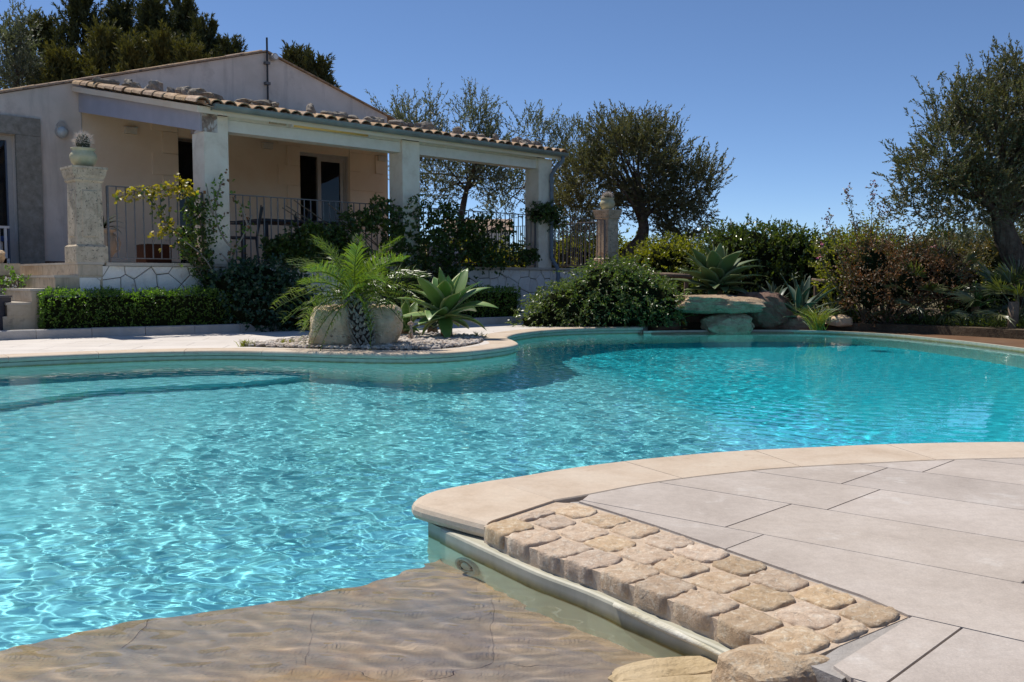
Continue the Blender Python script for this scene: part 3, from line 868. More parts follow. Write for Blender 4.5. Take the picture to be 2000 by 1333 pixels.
# the fine ripples die out where the water is only a film over the beach and the rim
WZ *= np.clip((WL - np.where(inside(shelf_poly, np.stack([WX.ravel(), WY.ravel()], 1)).reshape(WX.shape), shelf_z(WX, WY), -.4)) / .12, .25, 1.0)
V = np.stack([WX, WY, WL + WZ], -1).reshape(-1, 3); nx = len(wx)
i = (np.arange(len(wy) - 1)[:, None] * nx + np.arange(nx - 1)[None]).ravel()
Fq = np.stack([i, i + 1, i + nx + 1, i + nx], 1)
cen = V[Fq].mean(1)[:, :2]
bc = basin.mean(0)
grown = np.vstack([offset(FAR, .07), RIM + (RIM - bc) / np.linalg.norm(RIM - bc, axis=1, keepdims=True) * .05, offset(NEAR, -.07)[::-1], WFOOT + (.03, .02), BEACH + (.03, -.05)])
Fq = Fq[inside(grown, cen)]
used = np.unique(Fq); mp = np.zeros(len(V), int); mp[used] = np.arange(len(used)); Fq = mp[Fq]; V = V[used]
print('water quads', len(Fq))
m = bpy.data.materials.new('pool_water'); m.use_nodes = True; nt = m.node_tree; nt.nodes.clear()
out = node(nt, 'ShaderNodeOutputMaterial'); gl = node(nt, 'ShaderNodeBsdfGlass'); gl.inputs['IOR'].default_value = 1.333
gl.inputs['Roughness'].default_value = 0.0
gl.inputs['Color'].default_value = (.94, .99, 1.0, 1)
nt.links.new(gl.outputs[0], out.inputs[0])
water = mesh('water', V, Fq, m, smooth=True, kind='structure', loc=(0, 7, WL))
water.cycles.is_caustics_caster = True
for o in (pfloor, pstep, pwall, bwall, shelf): o.cycles.is_caustics_receiver = True

# ================================================================== the house
M_STUC = stone('stucco', [(.3, (.60, .54, .48)), (.55, (.71, .64, .58)), (.75, (.76, .69, .63))], 1.4, .92, .35, 130, spots=((.46, .41, .37), 1.6, .55, .78), streak=((4, 4, .5), (.42, .38, .35), .52, .80), bdist=.004)
M_STUCW = stone('porch_stucco', [(.3, (.76, .61, .45)), (.7, (.84, .71, .56))], 1.6, .92, .25, 120, bdist=.003)
M_PIER = stone('pier_stone', [(.25, (.60, .52, .41)), (.5, (.76, .69, .57)), (.75, (.82, .76, .65))], 4, .9, .4, 70, spots=((.30, .26, .20), 5, .66, .80), bdist=.005)
M_OLDST = stone('weathered_limestone', [(.25, (.32, .26, .19)), (.5, (.55, .46, .34)), (.75, (.68, .58, .44))], 9, .92, .9, 90, spots=((.10, .095, .085), 30, .56, .66), bdist=.008)
M_SURR = stone('grey_door_stone', [(.3, (.20, .19, .165)), (.55, (.30, .285, .25)), (.75, (.38, .36, .33))], 10, .9, .7, 120, bdist=.004)
M_BEAM = stone('painted_beam', [(.3, (.36, .36, .42)), (.7, (.44, .44, .50))], 3, .7, .1, 60, bdist=.002)
M_BEAMW = stone('cream_beam', [(.3, (.66, .62, .54)), (.7, (.76, .72, .64))], 6, .7, .15, 60, bdist=.002)
M_TILE = stone('clay_tile', [(.2, (.22, .15, .10)), (.45, (.40, .27, .17)), (.65, (.50, .37, .24)), (.85, (.56, .46, .33))], 9, .9, .6, 60, spots=((.12, .105, .09), 12, .55, .68), vary=.16, bdist=.006)
M_TILES = stone('clay_tile_far', [(.2, (.20, .14, .10)), (.5, (.38, .26, .17)), (.8, (.50, .39, .28))], 9, .9, .6, 60, spots=((.11, .10, .09), 12, .52, .66), vary=.16, island=True, bdist=.006)
M_LICH = stone('lichen_stone', [(.25, (.10, .09, .08)), (.5, (.26, .23, .19)), (.75, (.46, .40, .33))], 16, .95, 1.0, 60, vary=.18, bdist=.012)
M_GUT = stone('zinc_gutter', [(.3, (.16, .19, .18)), (.7, (.25, .28, .27))], 4, .5, .1, 40, vary=.05, bdist=.002, spec=.5)
M_PIPE = plain('grey_blue_pipe', (.16, .20, .25), .45, var=.1)
M_IRON = plain('grey_iron', (.15, .15, .16), .5, var=.12, sc=30)
M_DKIRON = plain('dark_iron', (.03, .03, .035), .5, var=.1)
M_FRAME = plain('pale_frame', (.46, .44, .42), .45, var=.05)
M_DKFR = plain('brown_frame', (.20, .16, .13), .5, var=.06)
M_WHITE = plain('white_paint', (.72, .72, .72), .5, var=.03)
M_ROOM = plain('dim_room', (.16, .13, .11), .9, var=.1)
M_TERF = stone('terracotta_floor', [(.3, (.42, .26, .17)), (.7, (.52, .35, .24))], 5, .7, .1, 60)
M_TRIM = stone('cap_stone', [(.3, (.44, .38, .31)), (.7, (.56, .50, .42))], 6, .85, .4, 80, vary=.05)
def glass_mat(name, col=(.7, .75, .78), rough=.02):
    m, nt, b = new_mat(name)
    b.inputs['Base Color'].default_value = (.01, .012, .015, 1); b.inputs['Roughness'].default_value = rough
    tr = node(nt, 'ShaderNodeBsdfTransparent'); tr.inputs[0].default_value = (*col, 1)
    ms = node(nt, 'ShaderNodeMixShader'); ms.inputs[0].default_value = .45
    nt.links.new(b.outputs[0], ms.inputs[1]); nt.links.new(tr.outputs[0], ms.inputs[2]); nt.links.new(ms.outputs[0], nt.nodes['Material Output'].inputs[0])
    return m
M_GLASS = glass_mat('window_glass')

TF = .93            # terrace level
PS = 4.60           # front plane of porch
house = empty('house', H(2.5, 0, 0), 'cream stucco house with a broad low gable and a tiled porch on square piers', 'house')
# front wall with openings (t, z)
gab = lambda t: 5.22 - .305 * abs(t - 3.6)
wallp = [(-6.2, -.1), (6.58, -.1), (6.58, gab(6.58) + .02), (3.6, 5.22), (-6.2, gab(-6.2))]
holes = [[(-3.0, .96), (-1.05, .96), (-1.05, 3.10), (-3.0, 3.10)], [(1.74, .96), (2.62, .96), (2.62, 3.36), (1.74, 3.36)], [(4.33, .96), (5.53, .96), (5.53, 3.34), (4.33, 3.34)]]
wallp = np.array(wallp)
def kw(c):
    m = inside(wallp, c)
    for h_ in holes: m &= ~inside(np.array(h_), c)
    return m
v, t = clip_tris([wallp] + [np.array(h_) for h_ in holes], kw)
V, Fs = solid_from(v, t, lambda a, b, d: H(a, d, b), -.32, 0)
mesh('wall', V, Fs, M_STUC, house)
MB().hbox(6.28, 6.58, -9, -.32, -.1, gab(6.58) - .05).build('wall', M_STUC, house)
MB().hbox(-6.2, -5.9, -9, -.32, -.1, 2.2).build('wall', M_STUC, house)
MB().hbox(-6.2, 6.58, -9.3, -9, -.1, 3.0).build('wall', M_STUC, house)
# the warm inner porch wall paint is a thin render coat on the front wall
pw = np.array([(.02, .96), (6.575, .96), (6.575, 4.02), (.02, 4.02)])
def kp(c):
    m = inside(pw, c)
    for h_ in holes[1:]: m &= ~inside(np.array(h_), c)
    return m
v, t = clip_tris([pw] + [np.array(h_) for h_ in holes[1:]], kp)
V, Fs = solid_from(v, t, lambda a, b, d: H(a, d, b), .001, .014)
mesh('porch_render', V, Fs, M_STUCW, house)
MB().hbox(-1.0, 6.56, .001, .03, TF, TF + .09).build('skirting', plain('brown_skirting', (.16, .085, .06), .8), house)
# room behind the openings
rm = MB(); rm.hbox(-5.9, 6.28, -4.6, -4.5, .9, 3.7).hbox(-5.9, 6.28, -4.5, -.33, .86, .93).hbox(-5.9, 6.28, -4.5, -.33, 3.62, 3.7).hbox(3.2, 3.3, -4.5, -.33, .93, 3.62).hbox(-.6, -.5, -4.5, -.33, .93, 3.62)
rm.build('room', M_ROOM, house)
# toothed quoin blocks round the doors
for (e0, sgn, tops) in ((1.74, -1, None), (4.33, -1, None), (5.53, 1, None), (6.45, -1, None)):
    z = TF + .10; k = 0
    while z < 3.8:
        hh = .40; ww = .30 if k % 2 else .50
        if e0 == 6.45: ww -= .08
        a, b = (e0 - ww, e0 - .012) if sgn < 0 else (e0 + .012, e0 + ww)
        MB().hbox(a, b, .014, .046, z + .006, min(z + hh - .006, 3.9)).build('quoin', M_STUCW, house)
        z += hh; k += 1
for a, b in ((1.74, 2.62), (4.33, 5.53)):
    MB().hbox(a - .0, b + .0, .014, .034, 3.38, 3.78).build('quoin', M_STUCW, house)
# left doorway: stone surround, frame, glass
for a, b, z0, z1 in ((-1.05, -.66, TF, 3.10), (-3.4, -.66, 3.104, 3.40), (-3.4, -3.0, TF, 3.10)):
    MB().hbox(a, b, -.02, .05, z0, z1).build('door_surround', M_SURR, house)
dr = MB().hbox(-1.13, -1.05, -.24, -.16, .96, 3.10).hbox(-3.0, -1.13, -.24, -.16, 3.02, 3.10).hbox(-2.06, -1.98, -.24, -.16, .96, 3.02).build('door', M_FRAME, house)
MB().hbox(-1.98, -1.13, -.205, -.195, .96, 3.02).build('pane', M_GLASS, dr)
MB().hbox(-1.155, -1.13, -.23, -.17, .96, 3.02).build('door_edge', plain('blue_grey_edge', (.10, .13, .20), .4), dr)
MB().hbox(-1.048, -1.0, -.3, -.02, TF, 3.10).build('door_reveal', M_WHITE, house)
# middle door, open and dark, and the sliding door
dm = MB().hbox(1.74, 1.79, -.20, -.12, .96, 3.36).hbox(2.57, 2.62, -.20, -.12, .96, 3.36).hbox(1.79, 2.57, -.20, -.12, 3.31, 3.36).build('door', M_DKFR, house)
MB().hbox(1.79, 2.57, -.165, -.155, .96, 3.31).build('pane', M_GLASS, dm)
sd_ = MB().hbox(4.33, 5.53, -.16, -.06, 3.28, 3.34).hbox(4.33, 4.37, -.16, -.06, .96, 3.28).hbox(5.46, 5.53, -.16, -.06, .96, 3.28).build('sliding_door', M_FRAME, house)
MB().hbox(4.82, 4.90, -.14, -.08, .96, 3.28).hbox(5.38, 5.46, -.14, -.08, .96, 3.28).hbox(4.90, 5.38, -.14, -.08, 3.20, 3.28).hbox(4.90, 5.38, -.14, -.08, .96, 1.06).build('sash', M_FRAME, sd_)
MB().hbox(4.90, 5.38, -.115, -.105, 1.06, 3.20).build('pane', M_GLASS, sd_)
# main roof
rf = MB()
for (ta, tb) in ((3.6, -6.5), (3.6, 6.80)):
    za, zb = gab(ta) + .01, gab(tb) + .01
    P = [H(ta, .06, za), H(tb, .06, zb), H(tb, -9.4, zb), H(ta, -9.4, za)]
    P2 = [(p[0], p[1], p[2] + .03) for p in P]
    rf.add(P + P2, [(0, 1, 2, 3), (7, 6, 5, 4), (0, 4, 5, 1), (1, 5, 6, 2), (2, 6, 7, 3), (3, 7, 4, 0)])
roof = rf.build('roof', M_TILES, house)

def half_tile(L=.42, w0=.105, w1=.082, n=6, th=.016):
    """curved cover tile, origin at its lower end, running along +Y, crown up"""
    V = []
    for (y, r_) in ((0, w0), (L, w1)):
        for rr in (r_, r_ - th):
            for k in range(n + 1):
                a = math.pi * k / n; V.append((rr * math.cos(a), y, rr * .82 * math.sin(a)))
    m_ = n + 1; Fs = []
    for k in range(n):
        Fs += [(k, k + 1, 2 * m_ + k + 1, 2 * m_ + k), (m_ + k + 1, m_ + k, 3 * m_ + k, 3 * m_ + k + 1), (k + 1, k, m_ + k, m_ + k + 1), (2 * m_ + k, 2 * m_ + k + 1, 3 * m_ + k + 1, 3 * m_ + k)]
    Fs += [(0, 2 * m_, 3 * m_, m_), (n, m_ + n, 3 * m_ + n, 2 * m_ + n)]
    return np.array(V, float), Fs
TV, TFs = half_tile()
tile_me = [mesh_data('roof_tile', TV * np.array([1, 1, 1]) , TFs, M_TILE, smooth=False)]
def place_tile(root, p, ydir, updir, sc=1.0):
    y = Vector(ydir).normalized(); x = y.cross(Vector(updir)).normalized(); z = x.cross(y)
    o = bpy.data.objects.new('roof_tile', tile_me[0])
    Mx = Matrix((x, y, z)).transposed().to_4x4() @ Matrix.Diagonal((sc, 1, sc, 1)); 
    Mx.translation = Vector(p) - wloc(root)
    o.matrix_basis = Mx
    link(o, root); return o
# verge tiles along the gable
tt = 3.5
while tt > -6.2:
    a = Vector(H(tt - .38, .0, gab(tt - .38) + .012)); b = Vector(H(tt, .0, gab(tt) + .022 + random.uniform(-.006, .012)))
    place_tile(roof, a, b - a, (0, 0, 1), random.uniform(.5, .62)); tt -= .385
tt = 3.7
while tt < 6.6:
    a = Vector(H(tt + .38, .0, gab(tt + .38) + .005)); b = Vector(H(tt, .0, gab(tt) + .012 + random.uniform(-.006, .01)))
    place_tile(roof, a, b - a, (0, 0, 1), random.uniform(.32, .45)); tt += .385

# porch roof: plane from (s=0, z=4.05) to (s=4.78, z=3.06)
RZ0, RZ1, RS1 = 4.03, 3.06, 4.80
rz = lambda s: RZ0 + (RZ1 - RZ0) * s / RS1
proof = MB()
P = [H(-.13, .03, rz(.03)), H(7.20, .03, rz(.03)), H(7.20, RS1 - .06, rz(RS1 - .06)), H(-.13, RS1 - .06, rz(RS1 - .06))]
P2 = [(p[0], p[1], p[2] - .09) for p in P]
proof.add(P + P2, [(3, 2, 1, 0), (4, 5, 6, 7), (0, 1, 5, 4), (1, 2, 6, 5), (2, 3, 7, 6), (3, 0, 4, 7)])
porch = proof.build('porch_roof', M_STUCW, house)
up_n = Vector((0, 0, 1))
slope = Vector(H(0, 0, RZ0)) - Vector(H(0, RS1, RZ1)); sl = slope.normalized(); pn = Vector((HU[0], HU[1], 0)).cross(sl); 
if pn.z < 0: pn = -pn
ncol = 36; nrow = 14; pitch = (7.20 + .13 - .1) / (ncol - 1); step = .36
far_v = []; far_f = []; nf = 0; ntile = 0
for c_ in range(ncol):
    tt = -.08 + c_ * pitch
    for r_ in range(nrow):
        s_ = RS1 - r_ * step + random.uniform(-.02, .02)
        if s_ < .3: continue
        p = Vector(H(tt + random.uniform(-.008, .008), s_, rz(s_))) + pn * (.022 + random.uniform(0, .012) + .01)
        yd = sl + Vector((random.uniform(-.02, .02), random.uniform(-.02, .02), random.uniform(.0, .035)))
        if (r_ < 7 or c_ == 0):
            place_tile(porch, p, yd, pn, random.uniform(.92, 1.06)); ntile += 1
        else:
            y = yd.normalized(); x = y.cross(pn).normalized(); z = x.cross(y)
            W = TV @ np.array([x, y, z]) + np.array(p)
            far_v.append(W); far_f += [tuple(i_ + nf for i_ in f) for f in TFs]; nf += len(TV)
mesh('roof_tile', np.vstack(far_v), far_f, M_TILES, porch, kind='stuff')
pans = MB()
for c_ in range(ncol - 1):
    tt = -.08 + (c_ + .5) * pitch
    for r_ in range(nrow):
        s_ = RS1 + .03 - r_ * step
        if s_ < .4: continue
        p = Vector(H(tt, s_, rz(s_))) + pn * .075
        y = sl.normalized(); x = y.cross(pn).normalized(); z = x.cross(y)
        W = (TV * np.array([1, 1, -.8])) @ np.array([x, y, z]) + np.array(p)
        pans.add(W, TFs)
pans.build('pan_tile', M_TILES, porch, kind='stuff')
print('tiles', ntile)
# stones laid on the tiles to hold them down
for k in range(46):
    if random.uniform(0, 1) < .14: continue
    if k < 14:
        tt = .02 + random.uniform(.0, .25); s_ = .5 + k * .30
    elif k < 40:
        tt = .2 + (k - 14) * .275 + random.uniform(-.06, .06); s_ = 4.35 + random.uniform(-.12, .14)
    else:
        tt = random.uniform(.5, 7.0); s_ = random.uniform(3.4, 4.0)
    q = H(tt, s_, rz(s_) + .135)
    V, Fs = rock(q, (random.uniform(.14, .36), random.uniform(.12, .26), random.uniform(.08, .22)), 300 + k, 8, 12, 3.5, 12, .12, rot=random.uniform(0, 3), low=.6)
    mesh('loose_stone', V, Fs, M_LICH, porch)
# beams
def slope_beam(t0, t1, zt0, zb0, zt1, zb1, m, name, s0=.015, s1=PS - .02):
    P = [H(t0, s0, zb0), H(t1, s0, zb0), H(t1, s1, zb1), H(t0, s1, zb1), H(t0, s0, zt0), H(t1, s0, zt0), H(t1, s1, zt1), H(t0, s1, zt1)]
    return mesh(name, P, [(3, 2, 1, 0), (4, 5, 6, 7), (0, 1, 5, 4), (1, 2, 6, 5), (2, 3, 7, 6), (3, 0, 4, 7)], m, house)
slope_beam(-.02, .16, rz(0) - .05, 3.60, rz(PS) - .06, 2.76, M_BEAM, 'side_beam')
slope_beam(3.50, 3.68, rz(0) - .12, 3.60, rz(PS) - .12, 2.80, M_BEAM, 'cross_beam')
slope_beam(6.72, 6.90, rz(0) - .12, 3.60, rz(PS) - .12, 2.80, M_BEAM, 'cross_beam')
for a, b in ((.40, 3.50), (3.84, 6.70)):
    MB().hbox(a, b, PS - .30, PS - .06, 2.80, 2.965).hbox(a, b, PS - .30, PS - .045, 2.968, 3.02).build('front_beam', M_BEAMW, house)
MB().hbox(.30, 6.9, PS - .32, PS - .05, 3.022, rz(PS) - .03).build('eave_board', M_BEAMW, house)
# piers
for k, t0 in enumerate((.02, 3.46, 6.68)):
    top = 2.995
    pr = MB().hbox(t0, t0 + .36, PS - .36, PS, TF, top).build('pier', M_PIER, house)
    if k == 0: MB().hbox(t0 - .012, t0 + .20, PS - .37, PS + .004, top - .24, top + .01).build('pier_block', stone('broken_render', [(.3, (.10, .07, .06)), (.48, (.30, .24, .20)), (.55, (.55, .52, .50)), (.8, (.62, .60, .58))], 6, .9, .9, 60), pr)
# gutter (half round) and downpipe
g = MB(); npt = 9
prof = [(.075 * math.cos(a), -.075 * math.sin(a)) for a in np.linspace(0, math.pi, npt)] + [(.068 * math.cos(a), -.068 * math.sin(a)) for a in np.linspace(math.pi, 0, npt)]
gt = [.06, 1.45, 2.85, 4.25, 5.65, 7.22]
for a, b in zip(gt[:-1], gt[1:]):
    V = []
    for tt in (a, b):
        for (x, z) in prof: V.append(H(tt, RS1 + .01 + x, 3.105 + z))
    K = len(prof)
    Fs = [(k, (k + 1) % K, K + (k + 1) % K, K + k) for k in range(K)] + [tuple(range(K))[::-1], tuple(K + k for k in range(K))]
    mesh('gutter', V, Fs, M_GUT, house)
MB().hbox(.055, .062, RS1 - .065, RS1 + .085, 3.03, 3.108).build('gutter_end', M_GUT, house)
px, ps = 6.98, PS + .055
dp = [H(7.12, RS1 + .01, 3.04), H(7.12, RS1 + .01, 2.96), H(7.02, RS1 - .06, 2.84), H(px, ps, 2.70), H(px, ps, 2.0), H(px, ps, 1.12), H(px + .03, ps + .05, 1.02), H(px + .06, ps + .10, .93), H(px + .06, ps + .12, .80), H(px + .06, ps + .12, .35), H(px + .06, ps + .12, -.02)]
MB().tube(dp, .04, 10).build('downpipe', M_PIPE, house, smooth=True)
for z in (2.55, 1.6): MB().tube([H(px, ps, z), H(px, ps, z + .05)], .047, 10).build('pipe_bracket', M_PIPE, house)
# tube light under the gutter
tl = empty('tube_light', H(2.05, PS + .02, 2.98), 'long yellowish tube light fixed to the beam under the porch gutter', 'lamp')
MB().hbox(1.40, 2.78, PS - .042, PS - .02, 2.975, 3.03).build('mount', M_BEAMW, tl)
m_, nt_, b_ = new_mat('lamp_cover'); b_.inputs['Base Color'].default_value = (.90, .60, .18, 1); b_.inputs['Roughness'].default_value = .35
MB().tube([H(1.42, PS + .0, 3.0), H(2.76, PS + .01, 2.995)], .026, 8).build('tube', m_, tl, smooth=True)
MB().hbox(1.385, 1.42, PS - .03, PS + .025, 2.972, 3.032).hbox(2.76, 2.80, PS - .03, PS + .025, 2.972, 3.032).build('end_cap', M_WHITE, tl)
MB().hbox(1.05, 1.32, PS - .042, PS + .0, 2.985, 3.022).build('ballast', M_OLDST, tl)
# mast and security lamp on the gable
ms_ = empty('mast', H(3.6, .10, 4.3), 'thin dark metal mast clamped to the gable above the porch roof', 'mast')
MB().tube([H(3.60, .06, 4.28), H(3.60, .06, 5.50)], .020, 8).build('pole', M_DKIRON, ms_)
for z in (4.58, 4.98): MB().hbox(3.55, 3.65, .001, .095, z, z + .05).build('clamp', M_IRON, ms_)
ga = empty('security_light', H(3.72, .1, 5.15), 'small round grey lamp beside the mast at the ridge', 'lamp')
MB().tube([H(3.74, .02, 5.14), H(3.74, .14, 5.14)], .07, 14).build('housing', M_FRAME, ga)
MB().tube([H(3.74, .141, 5.14), H(3.74, .155, 5.14)], .05, 14).build('lens', M_WHITE, ga)
# lamps on the walls
M_LAMPB = plain('lamp_box', (.62, .58, .50), .5, var=.03)
for k, (tt, lab) in enumerate(((.85, 'small box wall light nearest the side beam, left of the middle door'), (3.57, 'small box wall light between the middle door and the sliding door'), (6.38, 'small box wall light at the right end of the porch wall'))):
    e = empty('wall_light', H(tt, .02, 3.36), lab, 'wall light', 'box lights on the porch wall')
    MB().hbox(tt - .10, tt + .10, .016, .105, 3.315, 3.425).build('box', M_LAMPB, e)
    MB().hbox(tt - .11, tt + .11, .0165, .115, 3.427, 3.437).build('lid', M_FRAME, e)
rl = empty('wall_light', H(-.32, .02, 3.24), 'round glass bulkhead lamp on the wall beside the stone doorway', 'wall light')
MB().tube([H(-.32, .0, 3.33), H(-.32, .05, 3.33)], .07, 18).build('back_plate', M_FRAME, rl)
MB().tube([H(-.32, .02, 3.22), H(-.32, .075, 3.22)], .105, 22).build('rim', M_FRAME, rl)
sv_, sf_ = sphere_dirs(8, 16)
mesh('glass_globe', sv_ * np.array([.086, .07, .086]) @ np.array([[HU[0], HU[1], 0], [HN[0], HN[1], 0], [0, 0, 1]]) + np.array(H(-.32, .07, 3.22)), sf_, plain('frosted_glass', (.55, .62, .66), .15, var=.05), rl, smooth=True)
MB().hbox(.012, .02, .015, .03, 1.0, 3.6).build('conduit', M_FRAME, house)
MB().tube([H(.0, .0, 2.62), H(.0, .035, 2.62)], .03, 10).build('bracket', M_DKIRON, house)

# ------------------------------------------------------------------ terrace platform, steps, stone wall
mesh('porch_floor', *solid_from(*clip_tris([[(-1.70, -.3), (9.2, -.3), (9.2, PS - .10), (-1.70, PS - .10)]], lambda c: np.ones(len(c), bool)), lambda a, b, d: H(a, b, d), .0, TF), M_TERF, kind='structure')
mesh('porch_floor', *solid_from(*clip_tris([[(6.60, -9), (9.2, -9), (9.2, -.302), (6.60, -.302)]], lambda c: np.ones(len(c), bool)), lambda a, b, d: H(a, b, d), .0, TF - .02), M_GROUT, kind='structure')
M_STEP = stone('step_stone', [(.25, (.36, .28, .20)), (.5, (.50, .41, .30)), (.75, (.60, .51, .39))], 5, .85, .5, 60, spots=((.22, .19, .16), 7, .58, .72), streak=((12, 12, 1.0), (.30, .25, .19), .55, .75), vary=.05, bdist=.005)
steps = empty('steps', H(-2.3, 3.5, 0), 'flight of pale stone steps climbing to the porch at the left edge', 'steps')
rise = .166
for k in range(6):
    t1 = -1.70 - .28 * k + (.004 if k else 0); z1 = TF - rise * k
    t0 = -1.70 - .28 * (k + 1) if k < 5 else -3.4
    for (a, b) in ((-.6, .55), (.55, 1.7), (1.7, 2.85), (2.85, PS)):
        if k == 0:
            MB().hbox(-1.703, -1.40, a + .002, b - .002, z1 - rise + .002, z1 - .03).build('riser', M_STEP, steps)
            MB().hbox(-1.715, -1.38, a + .001, b - .001 if b < PS else PS + .012, z1 - .028, z1).build('tread', M_TRIM, steps)
        else:
            MB().hbox(-1.70 - .28 * k, -1.703 - .28 * (k - 1), a + .002, b - .002, max(z1 - rise, -.05) + .002, z1 - .03).build('riser', M_STEP, steps)
            MB().hbox(-1.715 - .28 * k, -1.706 - .28 * (k - 1), a + .001, b - .001, z1 - .028, z1).build('tread', M_TRIM, steps)
# hidden mass under the steps
sb = MB()
for k in range(1, 6): sb.hbox(-1.695 - .28 * k, -1.40, -.6, PS - .01, max(TF - rise * (k + 1), -.05), TF - rise * k - .032).hbox(-1.7045 - .28 * (k - 1), -1.40, -.6, PS - .012, TF - rise * k - .0335, TF - rise * k + .001)
sb.build('step_core', M_STEP, steps)
# random stone facing
M_RUB = stone('white_rubble_stone', [(.25, (.66, .61, .55)), (.5, (.80, .76, .70)), (.75, (.84, .81, .76))], 6, .9, .7, 50, spots=((.48, .36, .24), 4, .60, .74), vary=.08, bdist=.01)
M_DJ = stone('dark_joint', [(.3, (.15, .13, .11)), (.7, (.26, .23, .19))], 20, 1, .4, 90)
tw = empty('terrace_wall', H(3.8, PS, 0), 'low wall of crazy white stone with dark joints carrying the porch railing', 'wall')
MB().hbox(-1.402, 9.20, PS - .10, PS - .025, TF - rise - .03, TF - .045).hbox(-1.69, 9.20, PS - .10, PS - .025, TF - 2 * rise - .03, TF - rise - .032).hbox(-1.97, 9.20, PS - .10, PS - .025, -.05, TF - 2 * rise - .034).build('wall_core', M_DJ, tw)
tc = -1.36
while tc < 9.25:
    b = min(tc + 1.05, 9.28)
    MB().hbox(tc + .002, b - .002, PS - .14, PS + .035, TF - .042, TF + .002).build('cap_stone', M_TRIM, tw); tc = b
rs = np.random.default_rng(77); sds = []
for a in np.arange(-2.2, 9.4, .26):
    for k, b in enumerate(np.arange(0.0, .95, .21)):
        sds.append((a + rs.uniform(-.11, .11) + (.13 if k % 2 else 0), b + rs.uniform(-.08, .08)))
nst = 0
STAIR = np.array([(-1.97, -.05), (3, -.05), (3, TF), (-1.40, TF), (-1.40, TF - rise - .03), (-1.69, TF - rise - .03), (-1.69, TF - 2 * rise - .03), (-1.97, TF - 2 * rise - .03)])
for cell in voronoi(np.array(sds), (-1.985, 9.2, -.04, TF - .046), .012):
    if cell is None: continue
    c = np.array(cell)
    if c[:, 0].max() - c[:, 0].min() < .04: continue
    dd = rs.uniform(-.012, .010)
    if c[:, 0].min() < -1.40:      # the ends of the steps take the upper corner
        v, t = clip_tris([c, STAIR], lambda q, c=c: inside(c, q) & inside(STAIR, q))
        if not t: continue
        V, Fs = solid_from(v, t, lambda a, b, d: H(a, PS + d, b), -.025, -.004 + dd)
    else:
        V, Fs = prism(c, lambda a, b, d: H(a, PS + d, b), -.025, -.002 + dd, bevel=.010)
    mesh('facing_stone', V, Fs, M_RUB, tw); nst += 1
print('stones', nst)

# ------------------------------------------------------------------ stone pillars with pots
def square_pillar(tc, s_c, label):
    r_ = empty('stone_pillar', H(tc, s_c, TF), label, 'pillar', 'carved stone pillars at the ends of the porch railing')
    def blk(w, z0, z1, w2=None):
        w2 = w2 or w; h1, h2 = w / 2, w2 / 2
        return [H(tc + a * h1, s_c + b * h1, TF + z0) for a, b in ((-1, 1), (1, 1), (1, -1), (-1, -1))] + [H(tc + a * h2, s_c + b * h2, TF + z1) for a, b in ((-1, 1), (1, 1), (1, -1), (-1, -1))]
    FS = [(3, 2, 1, 0), (4, 5, 6, 7), (0, 1, 5, 4), (1, 2, 6, 5), (2, 3, 7, 6), (3, 0, 4, 7)]
    def stack(name, lst):
        b = MB()
        for q in lst: b.add(blk(*q), FS)
        return b.build(name, M_OLDST, r_)
    stack('plinth', [(.40, 0, .20), (.40, .201, .225, .345)])
    stack('shaft', [(.335, .226, 1.02, .315)])
    for side in (0, 1):
        w = .20
        P = []
        for (x, z) in ((-w / 2, .32), (w / 2, .32), (w / 2, .92), (-w / 2, .92)):
            x2, z2 = x * .9, z + (.012 if z < .6 else -.012)
            for (xx, zz, o_) in ((x, z, .165 - (z - .226) * .012), (x2, z2, .178 - (z - .226) * .012)):
                P.append(H(tc + xx, s_c + o_, TF + zz) if side == 0 else H(tc - o_, s_c + xx, TF + zz))
        ordr = [0, 2, 4, 6]; mesh('carved_panel', P, [tuple([1, 3, 5, 7]), (0, 2, 3, 1), (2, 4, 5, 3), (4, 6, 7, 5), (6, 0, 1, 7)], M_OLDST, r_)
    stack('capital', [(.335, 1.021, 1.045, .37), (.36, 1.046, 1.075), (.37, 1.076, 1.105, .39), (.395, 1.106, 1.185, .425), (.44, 1.186, 1.215)])
    return r_
square_pillar(-1.53, PS - .19, 'carved stone pillar at the top of the steps, left end of the railing')
square_pillar(8.93, PS - .19, 'carved stone pillar at the far right end of the porch railing')
M_POT = stone('glazed_pot', [(.3, (.42, .39, .24)), (.6, (.54, .50, .33)), (.8, (.60, .57, .44))], 8, .6, .3, 60)
M_CACT = leafmat('cactus_skin', [(.03, .035, .02), (.07, .07, .04)], .7, .0)
M_SPINE = plain('cactus_spines', (.80, .70, .62), .8)
